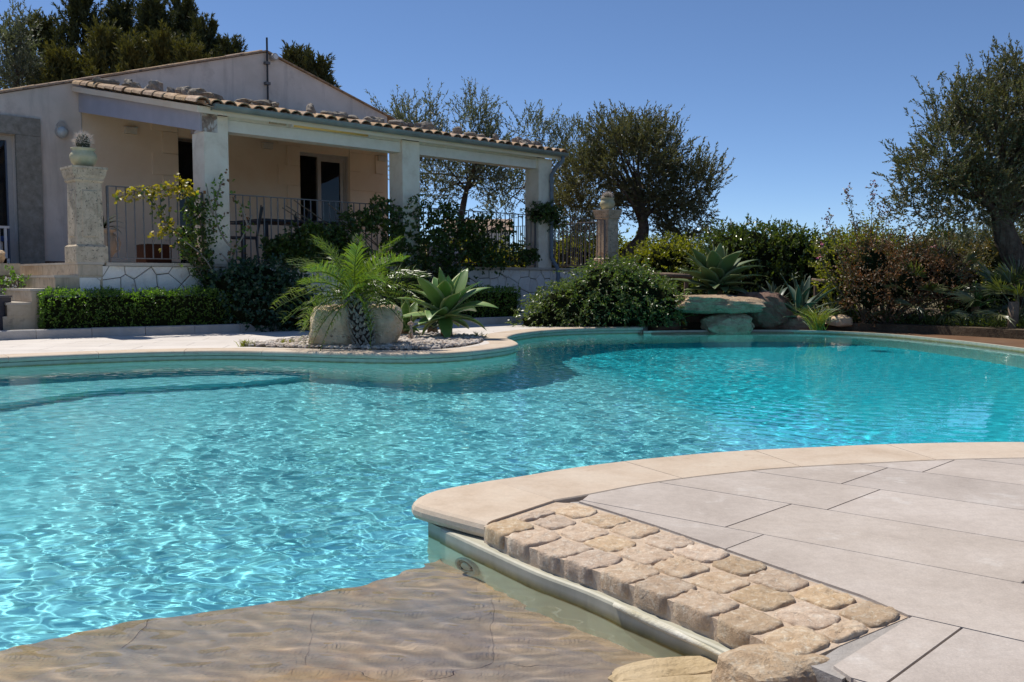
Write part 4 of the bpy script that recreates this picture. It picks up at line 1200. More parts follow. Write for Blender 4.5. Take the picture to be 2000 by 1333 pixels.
def pot_cactus(tc, s_c, z, w, label, tall):
    e = empty('potted_cactus', H(tc, s_c, z), label, 'potted plant')
    c = H(tc, s_c, z)
    MB().lathe(c, [(.085 * w, 0), (.10 * w, .01), (.145 * w, .06), (.165 * w, .12), (.16 * w, .16), (.135 * w, .20), (.13 * w, .215), (.15 * w, .235), (.15 * w, .245), (.125 * w, .245), (.12 * w, .22)], 28).build('pot', M_POT, e, smooth=True)
    sv2, sf2 = sphere_dirs(14, 24)
    ribs = 1 + .08 * np.cos(np.arctan2(sv2[:, 1], sv2[:, 0]) * 12)
    P = sv2 * np.array([.080, .080, tall])[None] * np.c_[ribs, ribs, np.ones(len(ribs))] * w
    cact = mesh('cactus', P + np.array(c) + (0, 0, .24 + tall * .65 * w), sf2, M_CACT, e, smooth=True)
    b = MB(); r3 = np.random.default_rng(int(tc * 10) + 50)
    for k in range(760):
        d_ = r3.normal(size=3); d_[2] = abs(d_[2]) - .2; d_ /= np.linalg.norm(d_)
        q = np.array(c) + (0, 0, .24 + tall * .65 * w) + d_ * np.array([.09, .09, tall]) * w
        L_ = r3.uniform(.03, .06); d2 = d_ + r3.normal(0, .35, 3); sd2 = np.cross(d2, r3.normal(size=3)); sd2 /= np.linalg.norm(sd2)
        b.add([q - sd2 * .0022, q + sd2 * .0022, q + d2 * L_], [(0, 1, 2)])
    b.build('spines', M_SPINE, cact, kind='stuff')
pot_cactus(-1.53, PS - .19, TF + 1.215, 1.0, 'cream pot with a spiny barrel cactus on the left stone pillar', .12)
pot_cactus(8.93, PS - .19, TF + 1.215, .95, 'cream pot with a small cactus on the right stone pillar', .07)

# ------------------------------------------------------------------ railings
def railing(t0, t1, label, posts=(True, True), m=None, inner=None):
    m = m or M_IRON
    e = empty('railing', H((t0 + t1) / 2, PS - .07, TF), label, 'railing', 'iron railing panels round the porch')
    s_ = PS - .07
    MB().hbox(t0, t1, s_ - .02, s_ + .02, TF + .985, TF + .998).build('top_rail', m, e)
    MB().hbox(t0, t1, s_ - .015, s_ + .015, TF + .055, TF + .067).build('bottom_rail', m, e)
    n_ = int((t1 - t0) / .112); st = (t1 - t0) / n_
    base = None
    for k in range(n_ + 1):
        tt = t0 + k * st; post = k in (0, n_)
        w_ = .013 if post else .0065
        if post or base is None or base[1]:
            o = MB().hbox(tt - w_, tt + w_, s_ - w_, s_ + w_, TF + (.003 if post else .067), TF + .985).build('post' if post else 'baluster', m, e)
            if not post: base = (o, False, tt)
            if base is None: continue
        else:
            c = base[0].copy(); COL.objects.link(c); c.location = Vector(base[0].location) + Vector((HU[0], HU[1], 0)) * (tt - base[2])
    return e
railing(-1.29, 0.0, 'grey iron railing panel between the left stone pillar and the first pier')
railing(.40, 3.44, 'dark iron railing panel in front of the sliding door, half grown over by creeper')
railing(3.84, 6.66, 'dark iron railing panel between the second and third piers, behind the creeper')
railing(7.08, 8.70, 'brown iron railing panel between the downpipe and the right stone pillar')
# side railing running back from the right pillar
er = empty('railing', H(9.0, 2.2, TF), 'thin iron side railing running back behind the right stone pillar', 'railing', 'iron railing panels round the porch')
MB().hbox(8.98, 9.0, .2, PS - .45, TF + .985, TF + .998).build('top_rail', M_FRAME, er)
MB().hbox(8.98, 9.0, .2, PS - .45, TF + .055, TF + .067).build('bottom_rail', M_IRON, er)
for k in range(33):
    q = .2 + k * .122
    MB().hbox(8.984, 8.996, q - .006, q + .006, TF + .067, TF + .985).build('baluster', M_IRON, er)

# ------------------------------------------------------------------ things on the porch
def lathe_obj(name, tc, s_c, z, prof, m, parent, n=24): return MB().lathe(H(tc, s_c, z), prof, n).build(name, m, parent, smooth=True)
M_URN = stone('stone_urn', [(.3, (.30, .27, .23)), (.7, (.42, .38, .33))], 8, .85, .4, 70)
ur = empty('urn', H(-1.02, 3.6, TF), 'big grey two-handled stone urn behind the railing next to the left pillar', 'urn')
lathe_obj('body', -1.02, 3.6, TF, [(.09, 0), (.11, .02), (.10, .05), (.16, .16), (.19, .27), (.17, .36), (.13, .41), (.14, .44), (.19, .46), (.19, .485), (.15, .485)], M_URN, ur)
for sg in (1, -1): MB().tube([H(-1.02 + sg * .14, 3.6, TF + .42), H(-1.02 + sg * .21, 3.6, TF + .38), H(-1.02 + sg * .245, 3.6, TF + .30), H(-1.02 + sg * .22, 3.6, TF + .20), H(-1.02 + sg * .17, 3.6, TF + .17)], .014, 8).build('handle', M_URN, ur, smooth=True)
cr = empty('planter_box', H(-.30, 3.6, TF), 'brown terracotta planter box on the porch floor behind the railing', 'planter')
MB().hbox(-.48, -.10, 3.4, 3.75, TF, TF + .28).build('box', plain('terracotta', (.05, .026, .02), .9, spec=.1), cr)
MB().hbox(-.45, -.13, 3.43, 3.72, TF + .281, TF + .29).build('soil', M_GROUT, cr)
def chair(tc, s_c, rot, label):
    e = empty('garden_chair', H(tc, s_c, TF), label, 'chair', 'dark garden chairs on the porch', rz=HANG + rot)
    def P(name, b):
        o = b.build(name, M_DKIRON, None); 
        o.parent = e; return o
    P('seat', MB().box((0, 0, .43), (.46, .46, .03)))
    b = MB()
    for k in range(9): b.box((-.20 + k * .05, -.24 - .035, .68), (.03, .015, .46), tilt=((1, 0, 0), (0, .98, -.2), (0, .2, .98)))
    P('backrest', b)
    P('back_rail', MB().tube([(-.22, -.22, .42), (-.23, -.30, .92), (.23, -.30, .92), (.22, -.22, .42)], .013, 6))
    for sx in (-1, 1):
        P('armrest', MB().tube([(sx * .25, -.25, .66), (sx * .27, .20, .66), (sx * .26, .24, .62), (sx * .24, .22, .43)], .014, 6))
        for sy in (-1, 1): P('leg', MB().tube([(sx * .22, sy * .21, .43), (sx * .25, sy * .25, 0)], .013, 6))
    return e
chair(1.15, 3.5, R(60), 'dark metal armchair on the porch beside the first pier')
chair(3.0, 2.6, R(-120), 'dark metal armchair half hidden by creeper in front of the sliding door')
tb = empty('table', H(2.3, 3.0, TF), 'dark dining table on the porch behind the railing', 'table')
MB().hbox(1.55, 3.05, 2.5, 3.45, TF + .715, TF + .755).build('tabletop', M_DKIRON, tb)
for a in (1.65, 2.95):
    for b in (2.6, 3.35): MB().hbox(a - .03, a + .03, b - .03, b + .03, TF, TF + .713).build('leg', M_DKIRON, tb)
M_BOT = glass_mat('pale_bottle_glass', (.85, .9, .92), .05)
for k, (a, b, h_, lab) in enumerate(((2.62, 3.1, .26, 'clear glass carafe standing on the dark porch table'), (2.45, 3.2, .12, 'small clear tumbler beside the carafe on the dark porch table'))):
    tag(MB().lathe(H(a, b, TF + .755), [(.045, 0), (.05, h_ * .3), (.04, h_ * .55), (.018, h_ * .75), (.022, h_)] if h_ > .2 else [(.03, 0), (.036, h_), (.030, h_), (.027, .01)], 14).build('carafe' if h_ > .2 else 'tumbler', M_BOT, smooth=True), lab, 'carafe' if h_ > .2 else 'glass')
# white slatted chair inside the left doorway
wc = empty('slatted_chair', H(-1.55, .35, TF), 'white slatted chair with a blue cushion in front of the left doorway', 'chair')
for k in range(5): MB().hbox(-1.78 + k * .10, -1.74 + k * .10, .40, .425, TF + .12, TF + .60).build('slat', M_WHITE, wc)
MB().hbox(-1.80, -1.30, .40, .43, TF + .602, TF + .64).build('back_rail', M_WHITE, wc)
MB().hbox(-1.78, -1.32, .05, .38, TF + .40, TF + .48).build('cushion', plain('blue_cloth', (.03, .07, .24), .9), wc)
for a in (-1.78, -1.34):
    for b in (.03, .385): MB().hbox(a, a + .035, b - .02, b + .012, TF, TF + .398 if b < .2 else TF + .118).build('leg', M_WHITE, wc)
# rocks on the top step and the dark box
V, Fs = rock((*H(-2.25, 2.75, 0)[:2], TF + .085), (.50, .34, .21), 41, 14, 22, 3, 8, .05, rot=HANG); tag(mesh('rock', V, Fs, M_BOULD), 'rounded brown rock on the top step at the left edge, larger of two', 'rock')
V, Fs = rock((*H(-2.45, 2.25, 0)[:2], TF + .06), (.34, .3, .16), 42, 14, 22, 3, 8, .05, rot=HANG + .5); tag(mesh('rock', V, Fs, M_BOULD), 'smaller rock cut off by the left edge on the top step', 'rock')
MB().hbox(-3.0, -1.985, -.6, 3.25, TF - rise + .001, TF - .004).build('raised_landing', M_STEP, steps)
gb = empty('storage_box', (-6.35, 11.0, 0), 'dark grey square planter box standing on the deck at the left edge', 'planter')
MB().box((-6.42, 11.12, .245), (.56, .40, .49), rot=.1).build('box', plain('slate_grey', (.055, .055, .075), .7), gb)
MB().box((-6.42, 11.12, .505), (.58, .42, .026), rot=.1).build('rim', plain('slate_grey_rim', (.10, .10, .12), .6), gb)
# grill under its white cover, seen through the railing
gc = rock((*H(6.15, 2.4, 0)[:2], TF + .25), (.62, .5, .52), 61, 14, 20, 3.2, 5, .05, rot=HANG)
tag(mesh('covered_grill', gc[0], gc[1], stone('white_cover_cloth', [(.3, (.5, .5, .5)), (.7, (.72, .72, .72))], 5, .8, .6, 12, bdist=.02), smooth=True), 'low grill under a white cloth cover on the porch beside the third pier', 'grill')

# ================================================================== plants
def nrm(a): return a / (np.linalg.norm(a, axis=-1, keepdims=True) + 1e-9)
def leaf_quads(r, P, D, L, W, fold=None):
    """one rhombic leaf per row: base P, direction D, length L, width W"""
    n = len(P); L = np.broadcast_to(L, n)[:, None]; W = np.broadcast_to(W, n)[:, None]
    side = nrm(np.cross(D, r.normal(size=(n, 3))))
    up = np.cross(side, D)
    V = np.stack([P, P + D * L * .42 + side * W * .5, P + D * L - up * L * r.uniform(-.15, .2, (n, 1)), P + D * L * .42 - side * W * .5], 1)
    Fs = np.arange(n * 4).reshape(n, 4)
    return V.reshape(-1, 3), Fs
def merge(parts):
    Vs = []; Fs = []; n = 0
    for V, F in parts:
        Vs.append(V); Fs.append(F + n); n += len(V)
    return np.vstack(Vs), np.vstack(Fs)
def shoot_leaves(r, S_, D, L, n, lL, lW, ang=.7, droop=0.0, twig=0.0, start=.08):
    """leafy shoots: n leaves along each; optional twig strip"""
    m = len(S_); L = np.broadcast_to(L, m)
    u = (np.arange(n)[None] + r.uniform(0, 1, (m, n))) / n * (1 - start) + start
    side = r.normal(size=(m, n, 3)); Dn = D[:, None, :]
    perp = nrm(side - (side * Dn).sum(-1, keepdims=True) * Dn)
    P = S_[:, None] + Dn * (L[:, None] * u)[..., None]
    P[..., 2] -= droop * (L[:, None] * u) ** 2
    a = r.normal(ang, .25, (m, n))[..., None]
    d = Dn * np.cos(a) + perp * np.sin(a)
    d[..., 2] -= droop * .6 * u
    d = nrm(d)
    ll = lL * r.uniform(.65, 1.2, (m, n)); ww = lW * r.uniform(.7, 1.2, (m, n))
    out = [leaf_quads(r, P.reshape(-1, 3), d.reshape(-1, 3), ll.ravel(), ww.ravel())]
    return merge(out)
def twigs(r, S_, D, L, w, droop=0.0):
    m = len(S_); L = np.broadcast_to(L, m)[:, None]
    side = nrm(np.cross(D, r.normal(size=(m, 3)))) * w / 2
    M_ = S_ + D * L * .5; M_[:, 2] -= droop * (L[:, 0] * .5) ** 2; E_ = S_ + D * L; E_[:, 2] -= droop * L[:, 0] ** 2
    V = np.stack([S_ - side, S_ + side, M_ + side * .7, M_ - side * .7, E_ + side * .3, E_ - side * .3], 1).reshape(-1, 3)
    k = np.arange(m)[:, None] * 6
    return V, np.concatenate([k + [[0, 1, 2, 3]], k + [[3, 2, 4, 5]]])
def blob_pts(r, blobs, n, shell=.5, zmin=None):
    w_ = np.array([np.prod(b[1]) ** .67 for b in blobs]); idx = r.choice(len(blobs), n, p=w_ / w_.sum())
    C_ = np.array([b[0] for b in blobs])[idx]; R_ = np.array([b[1] for b in blobs])[idx]
    d = nrm(r.normal(size=(n, 3))); rad = (shell + (1 - shell) * r.uniform(0, 1, n)) 
    P = C_ + d * R_ * rad[:, None]
    N_ = nrm(d / R_)
    if zmin is not None:
        m = P[:, 2] > zmin; P, N_ = P[m], N_[m]
    return P, N_
M_BARK = stone('olive_bark', [(.25, (.07, .05, .035)), (.5, (.15, .11, .08)), (.8, (.26, .21, .16))], 9, .95, 1.0, 30, streak=((20, 20, 2), (.06, .045, .035), .45, .65), bdist=.03)
M_TWIG = plain('twig', (.13, .095, .065), .9, var=.1)
M_TWIGG = plain('grey_twig', (.30, .27, .23), .9, var=.08)
M_OLIVE = leafmat('olive_leaf', [(.07, .072, .03), (.115, .115, .05), (.20, .19, .105)], .5, .26, (1.25, 1.3, .55))
M_OLIVE2 = leafmat('grey_olive_leaf', [(0.084, 0.095, 0.056), (0.14, 0.155, 0.091), (0.239, 0.253, 0.182)], .5, .25, (1.2, 1.3, .6))
M_CYP = leafmat('cypress_leaf', [(0.027, 0.04, 0.015), (0.059, 0.07, 0.022), (0.12, 0.113, 0.033)], .7, .15, (1.3, 1.3, .4), nscale=1.0)
M_HEDGE = leafmat('hedge_leaf', [(0.051, 0.099, 0.023), (0.099, 0.173, 0.033), (0.168, 0.253, 0.051)], .38, 0.42, (1.7, 2.2, .4), nscale=6)
M_LAUREL = leafmat('laurel_leaf', [(0.034, 0.059, 0.017), (0.077, 0.106, 0.027), (0.154, 0.171, 0.051)], .28, .25, (1.6, 1.9, .4), nscale=2)
M_IVY = leafmat('ivy_leaf', [(0.015, 0.044, 0.027), (0.027, 0.066, 0.037), (0.051, 0.107, 0.051)], .38, 0.2, (1.3, 1.8, .7), nscale=5)
M_VINE = leafmat('creeper_leaf', [(0.029, 0.056, 0.017), (0.056, 0.094, 0.027), (0.107, 0.15, 0.038)], .38, 0.35, (1.6, 2.0, .4), nscale=4)
M_YEL = leafmat('yellow_leaf', [(.20, .20, .02), (.34, .30, .03), (.42, .32, .05)], .45, .45, (1.3, 1.3, .4), nscale=8)
M_YGREEN = leafmat('yellow_green_leaf', [(0.088, 0.117, 0.017), (0.19, 0.205, 0.029), (0.322, 0.293, 0.044)], .45, .4, (1.5, 1.6, .4), nscale=4)
M_RED = leafmat('russet_leaf', [(0.079, 0.079, 0.032), (0.159, 0.088, 0.044), (0.27, 0.12, 0.056)], .5, .25, (1.5, 1.1, .5), nscale=5)
M_REDG = leafmat('mixed_shrub_leaf', [(0.048, 0.071, 0.022), (0.111, 0.111, 0.035), (0.238, 0.143, 0.056)], .42, .28, (1.5, 1.4, .5), nscale=3)
M_CASC = leafmat('trailing_leaf', [(.055, .085, .022), (.10, .135, .038), (.19, .22, .085)], .36, .36, (1.5, 1.8, .45), nscale=4, spec=.6)
M_PALM = leafmat('palm_leaf', [(0.058, 0.096, 0.019), (0.103, 0.161, 0.026), (0.18, 0.218, 0.045)], .38, 0.35, (1.7, 2.0, .35), nscale=6, spec=.7)
M_FAN = leafmat('fan_palm_leaf', [(0.05, 0.075, 0.025), (0.09, 0.12, 0.045), (0.2, 0.2, 0.1)], .35, .28, (1.5, 1.7, .5), nscale=6, spec=.6)
M_CORE = plain('dark_core_fill', (.018, .022, .010), 1.0, spec=0.0, var=.2, sc=30)  # near-black fill for the added cores that stop light inside foliage

def tree(name, base, blobs, seed, m, label, cat='tree', group=None, trunk_path=None, tr=.16, nclump=150, rc=.35, nshoot=9, sl=.38, nl=14, lL=.05, lW=.013, up=.6, zmin=None, limbs=14, shell=.45, droop=0.0, ang=.55, bark=None):
    r = np.random.default_rng(seed)
    e = empty(name, tuple(base), label, cat, group)
    C_, N_ = blob_pts(r, blobs, nclump, shell, zmin)
    lL *= 1.35; lW *= 1.75; nshoot = int(nshoot * 1.35); nl = int(nl * 1.25)
    k = nshoot; S_ = np.repeat(C_, k, 0) + r.normal(0, rc * .5, (len(C_) * k, 3)); Nn = np.repeat(N_, k, 0)
    D = nrm(Nn * .7 + np.array([0, 0, up]) + r.normal(0, .38, S_.shape))
    L = sl * r.uniform(.5, 1.35, len(S_))
    parts = [shoot_leaves(r, S_, D, L, nl, lL, lW, ang, droop)]
    V, F = merge(parts)
    mesh('crown', V, F, m, e, loc=tuple(base))
    b = MB(); base = np.array(base, float)
    tp = [np.array(q, float) for q in (trunk_path or [base, np.mean([bb[0] for bb in blobs], 0)])]
    b.tube(spline(np.array(tp), .25), np.linspace(tr, tr * .45, len(spline(np.array(tp), .25))) * (1 + .1 * np.sin(np.arange(len(spline(np.array(tp), .25))) * 1.3)), 9)
    top = tp[-1]; mid = tp[max(0, len(tp) - 2)]
    for c in C_[r.choice(len(C_), min(limbs, len(C_)), replace=False)]:
        s0 = mid + (top - mid) * r.uniform(.2, 1.0); q = s0 + (c - s0) * .5 + np.array([0, 0, .12]) + r.normal(0, .1, 3)
        b.tube(spline(np.array([s0, q, c]), .25), np.linspace(tr * .24, .008, len(spline(np.array([s0, q, c]), .25))), 6)
    b.build('trunk', bark or M_BARK, e, smooth=True)
    tw = twigs(r, S_, D, L * .9, .005)
    mesh('twigs', tw[0], tw[1], M_TWIG, e, loc=tuple(e.location))
    return e
def B(px, py, Y, rx, rz, ry=None):
    """a crown lobe: centre and radii in metres"""
    return (tuple(AT(px, py, Y)), (rx, ry or rx, rz))

# ---- cypresses behind the house
cyl = [(80, 40, 31, 'leftmost dark cypress behind the house, its side branch reaching left'), (160, -12, 30, 'second dark cypress from the left, running out of the top of the picture'), (235, 2, 31.5, 'third dark cypress from the left behind the roof'),
       (300, 8, 30, 'fourth dark cypress from the left with olive green lower sprays'), (355, -4, 31.5, 'fifth dark cypress from the left, tall beside the gap'), (402, 48, 30, 'sixth dark cypress, right end of the tall row'), (452, 92, 29, 'small dark cypress tip just left of the gable ridge'),
       (578, 108, 27, 'dark cypress tip right behind the gable ridge'), (618, 128, 26.6, 'lower dark cypress bush showing over the right slope of the gable')]
def cypress(px, py, Y, label, seed, m=None):
    r = np.random.default_rng(seed)
    top = AT(px, py, Y); h = top[2]; base = (top[0], Y, 0)
    e = empty('cypress', base, label, 'tree', 'cypresses behind the house')
    n = 760; u = r.uniform(.22, 1.0, n) ** .8
    R0 = min(1.75, .21 * h) if px < 440 else (.55 if px < 500 else .75)
    if px >= 440: u = r.uniform(.55, 1, n)
    rad = R0 * np.clip((1.02 - u) * 2.1, .06, 1.0) * r.uniform(.25, 1.15, n)
    a = r.uniform(0, 6.283, n)
    S_ = np.stack([top[0] + rad * np.cos(a), Y + rad * np.sin(a), u * h - .35], 1)
    D = nrm(np.stack([np.cos(a) * .5, np.sin(a) * .5, np.full(n, 1.15)], 1) + r.normal(0, .22, (n, 3)))
    L = r.uniform(.35, .8, n)
    # each spray is a small plume of short scaly twigs
    V, F = shoot_leaves(r, S_, D, L, 46, .15, .042, .55)
    mesh('crown', V, F, m or M_CYP, e, loc=base)
    b = MB().tube([base, (top[0], Y, h * .5), (top[0], Y, h - .3)], [.16, .1, .02], 8)
    for k in range(16):
        q = S_[r.integers(n)]; b.tube([(top[0], Y, max(.5, q[2] - .6)), tuple(q)], [.04, .012], 5)
    b.build('trunk', M_BARK, e)
for k, c in enumerate(cyl): cypress(*c, 500 + k)
M_CYP2 = leafmat('young_cypress_leaf', [(0.061, 0.067, 0.018), (0.11, 0.11, 0.027), (0.171, 0.152, 0.037)], .7, .2, (1.3, 1.3, .4), nscale=1.0)
for k, c in enumerate(((120, 105, 27.5, 'young olive green cypress low behind the left end of the roof'), (205, 60, 27.6, 'young olive green cypress in front of the tall row, second from the left'), (262, 90, 27.2, 'young olive green cypress in front of the tall row, third from the left'), (320, 75, 27.6, 'young olive green cypress in front of the tall row, fourth from the left'), (372, 95, 27.3, 'young olive green cypress at the right foot of the tall row'))): cypress(*c, 540 + k, M_CYP2)
# ---- pale tree at the far left
tree('gum_tree', (AT(40, 300, 27)[0], 27, 0), [B(15, 110, 27, .75, .95), B(55, 90, 27.3, .45, .7), B(-20, 80, 27, .6, .9), B(35, 160, 27, .9, .5), B(75, 150, 27.4, .4, .4), B(35, 60, 27, .25, .45)], 61, M_OLIVE2,
     'pale loose tree at the left edge beside the dark cypresses', nclump=90, nshoot=7, rc=.3, sl=.40, nl=12, lL=.08, lW=.020, up=.7, tr=.1, limbs=22)
# ---- olives behind the porch
tree('olive_tree', (AT(880, 400, 25)[0], 25, 0), [B(915, 235, 25, .75, .55), B(885, 330, 25, 1.1, .9), B(840, 350, 25.3, .8, .9), B(960, 320, 25, .8, .8), B(935, 250, 25, .45, .5), B(905, 205, 25, .4, .3)], 62, M_OLIVE2,
     'olive tree seen through the porch opening, its top rising over the tiles', 'tree', 'olive trees', [(AT(880, 400, 25)[0], 25, 0), tuple(AT(905, 400, 25)), tuple(AT(925, 330, 25))], .13, 120, .32, 8, .42, 13, .065, .017, .75, 1.4, 20)
tree('olive_tree', (AT(785, 400, 24)[0], 24, 0), [B(800, 225, 24, .5, .42), B(775, 235, 24, .45, .3), B(815, 290, 24, .7, .6), B(830, 215, 24, .3, .3)], 63, M_OLIVE2,
     'olive tree with thin upright shoots where the gable meets the porch roof', 'tree', 'olive trees', None, .1, 36, .25, 8, .50, 15, .065, .016, 1.0, 1.4, 10)
tree('olive_tree', (AT(1050, 400, 25)[0], 25, 0), [B(1040, 255, 25, .35, .4), B(1060, 290, 25, .6, .5), B(1090, 350, 25, .9, .9), B(985, 380, 26, .8, .7), B(1115, 290, 25, .45, .4)], 64, M_OLIVE2,
     'slender olive tree behind the third pier and the downpipe', 'tree', 'olive trees', None, .1, 80, .3, 8, .45, 13, .065, .017, .9, 1.2, 10)
tree('olive_tree', (AT(1180, 505, 21)[0], 21, 0), [B(1230, 330, 21, 1.25, .95), B(1150, 360, 21.3, .9, .9), B(1310, 370, 21, .85, .85), B(1350, 400, 21, .6, .65), B(1190, 265, 21, .55, .4), B(1290, 290, 21, .55, .45), B(1140, 430, 21.4, .8, .5), B(1330, 450, 21, .5, .35), B(1240, 265, 21, .5, .35), B(1375, 350, 21, .3, .3)], 65, M_OLIVE,
     'big round olive tree with a leaning trunk right of the porch', 'tree', 'olive trees', [(AT(1185, 505, 21)[0], 21, 0), tuple(AT(1225, 505, 21)), tuple(AT(1258, 460, 21)), tuple(AT(1250, 400, 21))], .24, 300, .3, 11, .34, 15, .055, .015, .65, 1.35, 22, .5)
tree('olive_tree', (AT(2010, 580, 14.5)[0], 14.5, 0), [B(1900, 300, 14.6, .95, .75), B(1980, 250, 14.6, 1.0, .9), B(1830, 330, 14.4, .55, .55), B(1790, 395, 14.5, .30, .35), B(1890, 390, 14.4, .75, .45), B(1985, 170, 14.7, .42, .5), B(2060, 230, 14.8, 1.0, 1.0), B(2110, 350, 14.8, 1.0, .8), B(1850, 225, 14.6, .40, .35), B(1900, 195, 14.6, .38, .3), B(1950, 390, 14.9, .55, .35)], 66, M_OLIVE,
     'large dark olive tree with a twisted trunk at the right edge', 'tree', 'olive trees', [(AT(2035, 640, 14.5)[0], 14.5, -.05), tuple(AT(2000, 540, 14.5)), tuple(AT(1965, 470, 14.5)), tuple(AT(1950, 400, 14.5))], .27, 430, .24, 11, .25, 15, .043, .012, .55, 1.55, 26, .5)
tree('olive_tree', (AT(1935, 520, 25)[0], 25, 0), [B(1930, 490, 25, 1.3, .6), B(1990, 450, 25, 1.2, .9), B(1880, 500, 25.5, .7, .5), B(2060, 430, 25, 1.2, 1.0)], 67, M_OLIVE2,
     'pale far olive tree behind the twisted trunk at the right edge', 'tree', 'olive trees', None, .12, 130, .35, 8, .4, 12, .07, .018, .6, .3, 10)
tree('olive_tree', (AT(1420, 480, 40)[0], 40, 0), [B(1405, 462, 60, 1.1, .55), B(1440, 470, 60, 1.0, .5), B(1370, 470, 60, 1.3, .6)], 68, M_OLIVE, 'tiny distant tree showing over the laurel hedge', 'tree', None, None, .1, 40, .4, 7, .4, 10, .12, .04, .4, None, 6)

# ---- shrubs and hedges -----------------------------------------------------
def shrub(name, base, blobs, seed, m, label, cat, n=500, sl=.18, nl=8, lL=.04, lW=.022, up=.35, shell=.6, droop=0.0, ang=.8, core=.72, group=None, zmin=.02, stems=8, jitter=.04, twigm=None):
    r = np.random.default_rng(seed); base = np.array(base, float)
    e = empty(name, tuple(base), label, cat, group)
    S_, N_ = blob_pts(r, blobs, n, shell, zmin); S_ += r.normal(0, jitter, S_.shape)
    D = nrm(N_ * .8 + np.array([0, 0, up]) + r.normal(0, .45, S_.shape)); L = sl * r.uniform(.5, 1.4, len(S_))
    V, F = shoot_leaves(r, S_, D, L, nl, lL, lW, ang, droop)
    V[:, 2] = np.maximum(V[:, 2], zmin - .02)
    mesh('foliage', V, F, m, e, loc=tuple(base))
    b = MB()
    for c in S_[r.choice(len(S_), min(len(S_), stems), replace=False)]:
        q = base + (c - base) * .5 + r.normal(0, .04, 3); q[2] = max(q[2], .03); b.tube([base + r.normal(0, .03, 3) * (1, 1, 0), q, c], [.016, .011, .005], 5)
    b.build('stems', twigm or M_TWIG, e)
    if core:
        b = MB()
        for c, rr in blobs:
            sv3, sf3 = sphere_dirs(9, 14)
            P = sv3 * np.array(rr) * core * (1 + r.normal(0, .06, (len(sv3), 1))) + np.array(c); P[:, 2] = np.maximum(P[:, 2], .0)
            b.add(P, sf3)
        b.build('light_block_core', M_CORE, e, kind='stuff')  # added dark lumps, not plant parts: they block light through the leaves
    return e
def box_hedge(name, line, width, height, z0, seed, m, label, cat='hedge', dens=900, lL=.032, lW=.018, core_in=.05, sl=.06, front=1):
    """clipped hedge along a plan polyline; leaves crowd its faces"""
    r = np.random.default_rng(seed); P = spline(np.array(line, float), .1)
    d = np.r_[0, np.cumsum(np.linalg.norm(np.diff(P, axis=0), axis=1))]; T = np.gradient(P, axis=0); T = nrm(T); N_ = np.stack([-T[:, 1], T[:, 0]], 1)
    e = empty(name, (P[:, 0].mean(), P[:, 1].mean(), z0), label, cat)
    Ls = d[-1]; per = 2 * height + width; n = int(dens * Ls * per)
    u = r.uniform(0, Ls, n); q = r.uniform(0, per, n)
    C_ = np.stack([np.interp(u, d, P[:, k]) for k in (0, 1)], 1); NN = np.stack([np.interp(u, d, N_[:, k]) for k in (0, 1)], 1)
    side = np.where(q < height, -1, np.where(q > height + width, 1, 0))
    off = np.where(side == 0, q - height - width / 2, side * width / 2); z = np.where(side == -1, q, np.where(side == 1, q - height - width, height))
    wob = 1 + .05 * np.sin(u * 3.1) + .04 * np.sin(u * 7.3 + 1)
    off = off * wob; z = z * (1 + .03 * np.sin(u * 4.3) + .03 * np.sin(u * 11))
    nn = np.stack([NN[:, 0] * side, NN[:, 1] * side, (side == 0) * 1.0], 1)
    S_ = np.stack([C_[:, 0] + NN[:, 0] * off, C_[:, 1] + NN[:, 1] * off, z0 + z], 1) - nn * r.uniform(0, .07, (n, 1))
    # rounded ends
    D = nrm(nn * .9 + np.array([0, 0, .45]) + r.normal(0, .5, S_.shape))
    V, F = shoot_leaves(r, S_, D, sl * r.uniform(.5, 1.5, n), 4, lL, lW, .8)
    endn = int(dens * width * height * 1.6)
    parts = [(V, F)]
    for i_, sg in ((0, -1), (len(P) - 1, 1)):
        o = r.uniform(-.5, .5, endn) * width; z2 = r.uniform(0, height, endn)
        S2 = np.stack([P[i_, 0] + N_[i_, 0] * o, P[i_, 1] + N_[i_, 1] * o, z0 + z2], 1); dd = nrm(np.array([T[i_, 0] * sg, T[i_, 1] * sg, .4]) + r.normal(0, .5, (endn, 3)))
        parts.append(shoot_leaves(r, S2, dd, sl, 4, lL, lW, .8))
    V, F = merge(parts)
    mesh('foliage', V, F, m, e)
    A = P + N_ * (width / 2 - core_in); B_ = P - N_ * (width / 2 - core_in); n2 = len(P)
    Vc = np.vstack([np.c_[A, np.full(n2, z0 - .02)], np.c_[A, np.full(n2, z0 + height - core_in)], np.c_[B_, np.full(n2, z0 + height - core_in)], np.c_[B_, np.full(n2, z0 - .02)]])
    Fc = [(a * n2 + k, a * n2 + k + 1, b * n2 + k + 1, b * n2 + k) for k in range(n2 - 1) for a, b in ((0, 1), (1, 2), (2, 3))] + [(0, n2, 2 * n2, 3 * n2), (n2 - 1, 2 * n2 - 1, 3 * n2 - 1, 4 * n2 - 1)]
    mesh('light_block_core', Vc, Fc, M_CORE, e)  # added dark box inside the hedge, there to block light
    return e
hl = CURB[(CURB[:, 0] > -5.66) & (CURB[:, 0] < -3.3)]
box_hedge('clipped_hedge', np.vstack([offset(hl, .33)[::5], offset(hl, .33)[-1:]]), .38, .51, .03, 71, M_HEDGE, 'clipped box hedge in front of the white stone wall left of the palm', dens=1000)
hl2 = CURB[(CURB[:, 0] > -.95) & (CURB[:, 0] < .6)]
box_hedge('clipped_hedge', offset(hl2, .35)[::5], .42, .52, .03, 72, M_HEDGE, 'clipped dark hedge in the porch shade right of the big agave', dens=900)
